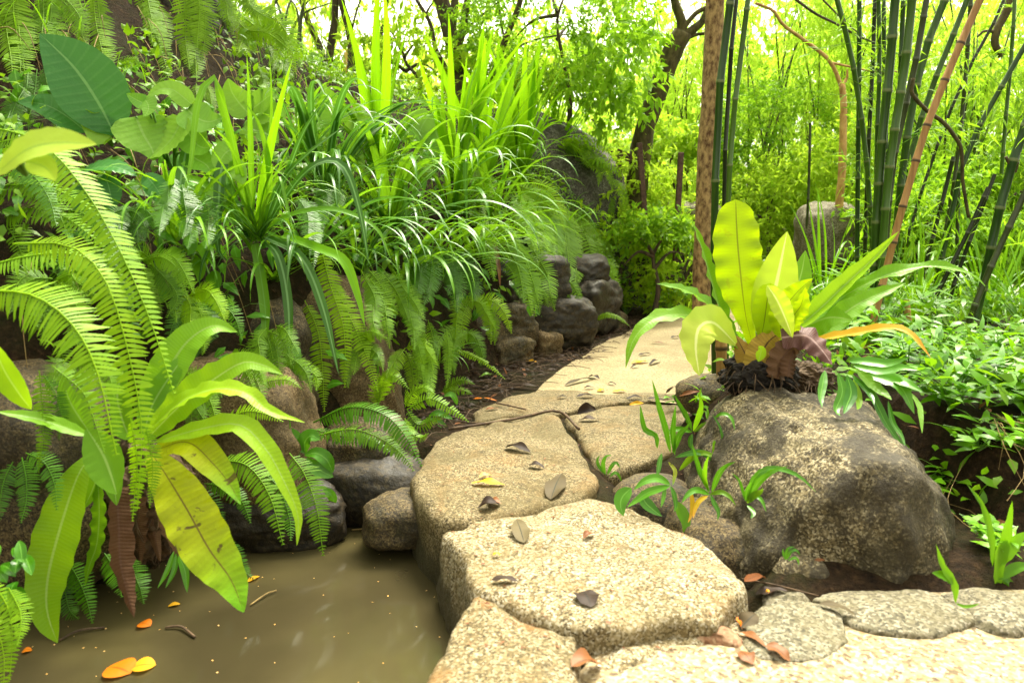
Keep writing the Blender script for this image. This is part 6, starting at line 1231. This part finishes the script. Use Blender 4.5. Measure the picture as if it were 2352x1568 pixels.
# exposed earth with rootlets at the right
mb = MB()
for k in range(60):
    x = random.uniform(1.5, 2.6); y = 2.86 - random.uniform(0, .05); z = terrain(x, y) + .02
    a = np.array([x, y, z]); e = np.array([x + random.uniform(-.25, .25), y - random.uniform(.15, .38), z - random.uniform(.1, .42)])
    tube(mb, [a, (a + e) / 2 + np.array([random.uniform(-.12, .12), -random.uniform(.0, .08), random.uniform(-.03, .08)]), e], [.0018, .0008], n=8, seg=4, cap=False)
u = obj('rootlets', mesh_of(mb, 'rootlets'), M['rootlet']); tag(u, None, None, kind='stuff')
# litter: twigs and crumbled leaves beside the path
mb = MB()
q = slope_pts(1100, -1.0, 2.2, 3.9, 9, lambda x, y: -.42 - .25 * mnoise.noise((x * 2.5, y * 2.5, 8)) < sdist(x, y) < .06)
n = len(q)
leaf_cloud(mb, q + np.array([0, 0, .012]), rng.normal(size=(n, 3)) * np.array([1, 1, .15]), rng.normal(size=(n, 3)) * .3 + np.array([0, 0, 1]), rng.uniform(.025, .075, n), rng.uniform(.01, .028, n))
u = obj('leaf_litter', mesh_of(mb, 'leaf_litter'), M['fall_dark']); tag(u, None, None, kind='stuff')
mb = MB()
q = slope_pts(420, -1.2, 4.5, 2.3, 9, lambda x, y: (-.42 < sdist(x, y) < .1 and y > 3.8) or (x - path_right(y) > .05 and y > 2.3))
n = len(q)
leaf_cloud(mb, q + np.array([0, 0, .02]), rng.normal(size=(n, 3)) * np.array([1, 1, .2]), rng.normal(size=(n, 3)) * .3 + np.array([0, 0, 1]), rng.uniform(.03, .08, n), rng.uniform(.01, .03, n))
u = obj('brown_litter', mesh_of(mb, 'brown_litter'), M['fall_brown']); tag(u, None, None, kind='stuff')
mb = MB()
for a in slope_pts(240, -1.0, 2.2, 3.6, 8, lambda x, y: -.45 < sdist(x, y) < .05):
    az = random.uniform(0, 6.28); L_ = random.uniform(.08, .35); e = a + np.array([math.cos(az) * L_, math.sin(az) * L_, .01]); m_ = (a + e) / 2 + np.array([random.uniform(-.03, .03), 0, .03])
    tube(mb, [a + np.array([0, 0, .012]), m_, e + np.array([0, 0, .01])], [.0035, .0015], n=6, seg=5, cap=False)
u = obj('twig_litter', mesh_of(mb, 'twig_litter'), M['twig']); tag(u, None, None, kind='stuff')
# ---- fallen leaves one by one
dg = None
def ground_at(px, py):
    """where a photo point meets the modelled surfaces"""
    global dg
    if dg is None:
        bpy.context.view_layer.update(); dg = bpy.context.evaluated_depsgraph_get()
    o = Vector(EYE); r = Vector(ray(px, py)).normalized()
    pos = o.copy()
    for _ in range(60):
        ok, loc, nor, _i, ob, _m = scene.ray_cast(dg, pos, r)
        if not ok: break
        if ob.name.split('.')[0] in ('path', 'foreground_path', 'water', 'ground', 'stepping_stone', 'paving_stone', 'edge_stone', 'boulder', 'rock', 'wall_stone'): return np.array(loc), np.array(nor)
        pos = loc + r * .004
    return G(px, py, 0), np.array([0, 0, 1.])
def fallen(label, a, b_, wpx, mat, curl=.3, prof='lance', lift=.012, name='fallen_leaf', stem=True, droop=.0, flat=False):
    A, na = ground_at(*a); Bp, nb = ground_at(*b_)
    if flat: Bp[2] = A[2]
    na, nb = na * (1 if na[2] > 0 else -1), nb * (1 if nb[2] > 0 else -1)
    n = nrm(na + nb + np.array([0, 0, 1])); d = np.linalg.norm(A - EYE)
    curl *= .4; mid = (A + Bp) / 2 + n * (lift + curl * np.linalg.norm(A - Bp) * .25)
    mb = MB(); hw = .5 * wpx * d / FPX
    # foreshortened widths on the flat ground are widened to their real size
    ribbon(mb, [A + n * lift * .6, mid, Bp + n * lift * .5], hw * 1.05, hint=n, prof=prof, n=12, m=7, fold=.1, curl=-curl * .7, wave=.25, wfreq=1.5)
    o = single(name, mb, M[mat], label, 'leaf', 'fallen leaves')
    return o
FL = [('dark curled leaf standing on the flat slab right of the olive stepping stone', (1325, 950), (1368, 942), 30, 'fall_dark', 1.2), ('second dark leaf lying under the curled one on the flat slab', (1328, 968), (1378, 966), 20, 'fall_dark', .5),
      ('dark wet leaf at the far end of the olive stepping stone', (1160, 1030), (1220, 1042), 24, 'fall_dark', .9), ('small shrivelled dark leaf in the middle of the olive stepping stone', (1215, 1072), (1250, 1078), 20, 'fall_dark', .9),
      ('yellow cream leaf on the olive stepping stone', (1082, 1112), (1160, 1116), 24, 'fall_yellow', .3), ('pale crumpled leaf above the yellow cream one', (1100, 1100), (1130, 1095), 14, 'fall_cream', .8), ('grey pointed leaf on the right of the olive stepping stone', (1265, 1150), (1290, 1090), 44, 'fall_grey', .15),
      ('purple brown curled leaf on the front lip of the olive stepping stone', (1098, 1170), (1150, 1162), 30, 'fall_dark', 1.2), ('brown leaf beside the purple brown curled leaf', (1120, 1155), (1152, 1160), 18, 'fall_brown', .8),
      ('grey green pointed leaf near the back of the cream stepping stone', (1204, 1250), (1186, 1195), 40, 'fall_grey', .2), ('tiny orange brown scrap at the back right of the cream stepping stone', (1340, 1240), (1364, 1228), 16, 'fall_brown', .9),
      ('slim purple brown leaf on the left of the cream stepping stone', (1128, 1337), (1190, 1338), 22, 'fall_dark', .4), ('dark heart shaped leaf at the front lip of the cream stepping stone', (1340, 1362), (1358, 1398), 52, 'fall_dark', .2), ('tiny yellow crumb on the cream stepping stone', (1132, 1278), (1150, 1278), 10, 'fall_yellow', .5),
      ('brown lumpy leaf in the mortar at the bottom of the photo', (1312, 1535), (1378, 1528), 46, 'fall_brown', 1.0), ('dark grey leaf against the edge of the grey rounded paving stone', (1700, 1445), (1735, 1412), 36, 'fall_grey', .4), ('yellow orange leaf scrap beside the dark grey leaf', (1690, 1420), (1704, 1448), 14, 'fall_orange', .3),
      ('rusty leaf running down from the reddish stone', (1700, 1455), (1760, 1490), 18, 'fall_brown', .4), ('dark brown rusty leaf in the foreground mortar', (1760, 1485), (1815, 1522), 30, 'fall_brown', .5), ('small triangular brown leaf at the bottom right of the reddish stone', (1700, 1500), (1728, 1530), 34, 'fall_brown', .2),
      ('grey twisted leaf lying between the tan and grey paving stones', (1880, 1392), (1965, 1416), 20, 'fall_grey', .6), ('orange leaf in the puddle beside the small grey green rock', (1708, 1340), (1760, 1332), 22, 'fall_brown', .4), ('purple brown leaf in the puddle under the thin twig', (1735, 1370), (1810, 1360), 26, 'fall_dark', .4), ('tiny yellow leaf in the puddle of dead leaves', (1760, 1368), (1775, 1362), 12, 'fall_yellow', .3),
      ('yellow leaf on the sandy path beside a dark leaf', (1450, 836), (1490, 832), 18, 'fall_yellow', .3), ('dark leaf just behind the yellow leaf on the sandy path', (1466, 818), (1498, 815), 10, 'fall_dark', .6), ('dark scrap right of the yellow leaf on the sandy path', (1490, 840), (1518, 830), 9, 'fall_dark', .7), ('dark scrap left below the yellow leaf on the sandy path', (1448, 846), (1468, 844), 9, 'fall_dark', .7),
      ('pinkish slim leaf far along the sandy path', (1492, 790), (1536, 792), 7, 'fall_brown', .4), ('dark scrap farthest along the sandy path', (1540, 778), (1562, 776), 7, 'fall_dark', .7), ('grey green long leaf on the left side of the sandy path', (1296, 888), (1370, 870), 14, 'fall_grey', .5), ('dark leaf right of the long grey green leaf', (1352, 868), (1378, 872), 12, 'fall_dark', .8), ('small dark leaf on the near left of the sandy path', (1340, 894), (1366, 893), 10, 'fall_dark', .7),
      ('dark leaf by the two small yellow leaves', (1324, 914), (1366, 912), 12, 'fall_dark', .8), ('left one of two small yellow leaves on the path', (1372, 900), (1388, 898), 16, 'fall_yellow', .3), ('right one of two small yellow leaves on the path', (1406, 902), (1440, 900), 12, 'fall_yellow', .3), ('dark slim leaf at the near right of the path', (1438, 918), (1476, 914), 9, 'fall_dark', .6), ('yellow brown leaf at the near right of the path', (1444, 930), (1478, 926), 9, 'fall_yellow', .5),
      ('dark torn leaf beside the tufted lance leaved fern', (1486, 918), (1530, 924), 10, 'fall_dark', .6), ('dark scrap above the two yellow leaves', (1396, 882), (1416, 886), 8, 'fall_dark', .7), ('dark leaf left of the wet slab start', (1278, 916), (1306, 914), 9, 'fall_dark', .5), ('pale orange leaf half buried in the litter at the wet slab', (1084, 918), (1142, 922), 10, 'fall_orange', .3), ('yellow leaf at the foot of the old wall', (1208, 832), (1236, 834), 20, 'fall_yellow', .3),
      ('green leaf lying on the litter', (1100, 868), (1146, 862), 16, 'fall_green', .4), ('dark grey leaf in the litter near the wet slab', (1170, 892), (1240, 890), 14, 'fall_dark', .5), ('salmon leaf scrap on the wet slab', (1114, 944), (1146, 940), 10, 'fall_brown', .3), ('dark slim leaf on the path edge under the rock of the bamboo pair', (1530, 905), (1580, 908), 10, 'fall_dark', .5), ('brown dead leaf behind the tufted lance leaved fern', (1560, 912), (1610, 900), 10, 'fall_brown', .5)]
for lb, a, b_, wp, mt, cu in FL: fallen(lb, a, b_, wp, mt, cu)
# on the pond
for lb, a, b_, wp, mt in [('orange leaf floating in the pond at the bottom of the photo', (250, 1530), (300, 1545), 46, 'fall_orange'), ('yellow brown leaf floating next to the orange one', (300, 1532), (358, 1526), 34, 'fall_yellow'), ('small orange leaf floating by the brown dead frond', (318, 1432), (346, 1436), 22, 'fall_orange'), ('slim yellow green leaf floating on the pond', (386, 1392), (414, 1386), 10, 'fall_yellow'), ('orange scrap floating near the corner fern', (50, 1497), (74, 1492), 12, 'fall_orange'), ('tiny yellow leaf floating beside the yellow frond tip', (568, 1336), (596, 1322), 10, 'fall_yellow')]:
    A = G(*a, -.246); Bq = G(*b_, -.246); mb = MB(); d = np.linalg.norm(A - EYE)
    ribbon(mb, [A, (A + Bq) / 2 + np.array([0, 0, .006]), Bq], .5 * wp * d / FPX * 1.4, hint=(0, 0, 1), prof='ell', n=10, m=5, fold=.06)
    single('floating_leaf', mb, M[mt], lb, 'leaf', 'leaves floating on the pond')
def twig(label, pts, z, wpx, mat='twig', name='twig'):
    w3 = np.array([G(*q, z) + np.array([0, 0, .004 * (i % 2)]) for i, q in enumerate(pts)]); d = np.linalg.norm(w3[0] - EYE)
    mb = MB(); tube(mb, w3, .5 * wpx * d / FPX, n=4 * len(pts), seg=5); single(name, mb, M[mat], label, 'twig', 'twigs')
twig('pale grass stem floating against the stepping stones', [(808, 1216), (895, 1212), (950, 1225), (1005, 1242)], -.243, 3, 'rootlet')
twig('bent straw floating in the middle of the pond', [(575, 1388), (612, 1365), (635, 1355)], -.243, 3, 'rootlet')
twig('brown twig floating at the left bank of the pond', [(135, 1470), (180, 1450), (240, 1440)], -.243, 4)
twig('dark twig tangle floating beside the small orange leaf', [(380, 1440), (415, 1440), (448, 1462)], -.243, 5)
twig('thin black twig lying across the puddle of dead leaves', [(1703, 1328), (1780, 1345), (1880, 1368)], -.05, 4)
twig('dark wet twig along the edge of the wet slab', [(1030, 985), (1110, 975), (1190, 960), (1280, 945), (1330, 985)], .05, 7)
twig('long twig in the litter left of the wet slab', [(1060, 968), (1130, 975), (1200, 970)], .03, 4)
twig('thin twig pointing at the wet slab', [(1140, 925), (1180, 935), (1208, 940)], .045, 4)

# specks of dust and bits floating on the pond
mb = MB(); n = 170
q = np.stack([rng.uniform(-1.9, .1, n), rng.uniform(1.6, 3.3, n), np.full(n, -.2465)], 1)
leaf_cloud(mb, q, rng.normal(size=(n, 3)) * np.array([1, 1, .02]), np.array([0, 0, 1.]) + rng.normal(size=(n, 3)) * .05, rng.uniform(.003, .010, n), rng.uniform(.002, .006, n), six=False)
u = obj('floating_bits', mesh_of(mb, 'floating_bits'), M['fall_cream']); tag(u, None, None, kind='stuff')

# broad drooping leaves that overhang the damp bank between the ferns
mb = MB()
q = slope_pts(420, -3.6, .6, 2.9, 6.5, lambda x, y: .1 < sdist(x, y) < 1.3)
n = len(q); p = q + rng.uniform(.02, .14, (n, 1)) * np.array([.6, -.8, .5])
leaf_cloud(mb, p, rng.normal(size=(n, 3)) * .5 + np.array([.4, -.5, -.5]), rng.normal(size=(n, 3)) * .4 + np.array([.2, -.6, 1]), rng.uniform(.07, .15, n), rng.uniform(.03, .065, n))
u = obj('bank_creeper', mesh_of(mb, 'bank_creeper'), M['gloss']); tag(u, None, None, kind='stuff')

# crumbs, seeds and leaf scraps trodden into the path and the slabs
mb = MB(); q = []
while len(q) < 330:
    px, py = random.uniform(960, 1640), random.uniform(730, 1500)
    loc, nor = ground_at(px, py)
    if loc[2] > -.12 and loc[1] < 9 and abs(nor[2]) > .75: q.append(loc)
q = np.array(q); n = len(q)
leaf_cloud(mb, q + np.array([0, 0, .004]), rng.normal(size=(n, 3)) * np.array([1, 1, .1]), rng.normal(size=(n, 3)) * .15 + np.array([0, 0, 1]), rng.uniform(.006, .022, n), rng.uniform(.003, .009, n))
u = obj('path_crumbs', mesh_of(mb, 'path_crumbs'), M['fall_brown']); tag(u, None, None, kind='stuff')
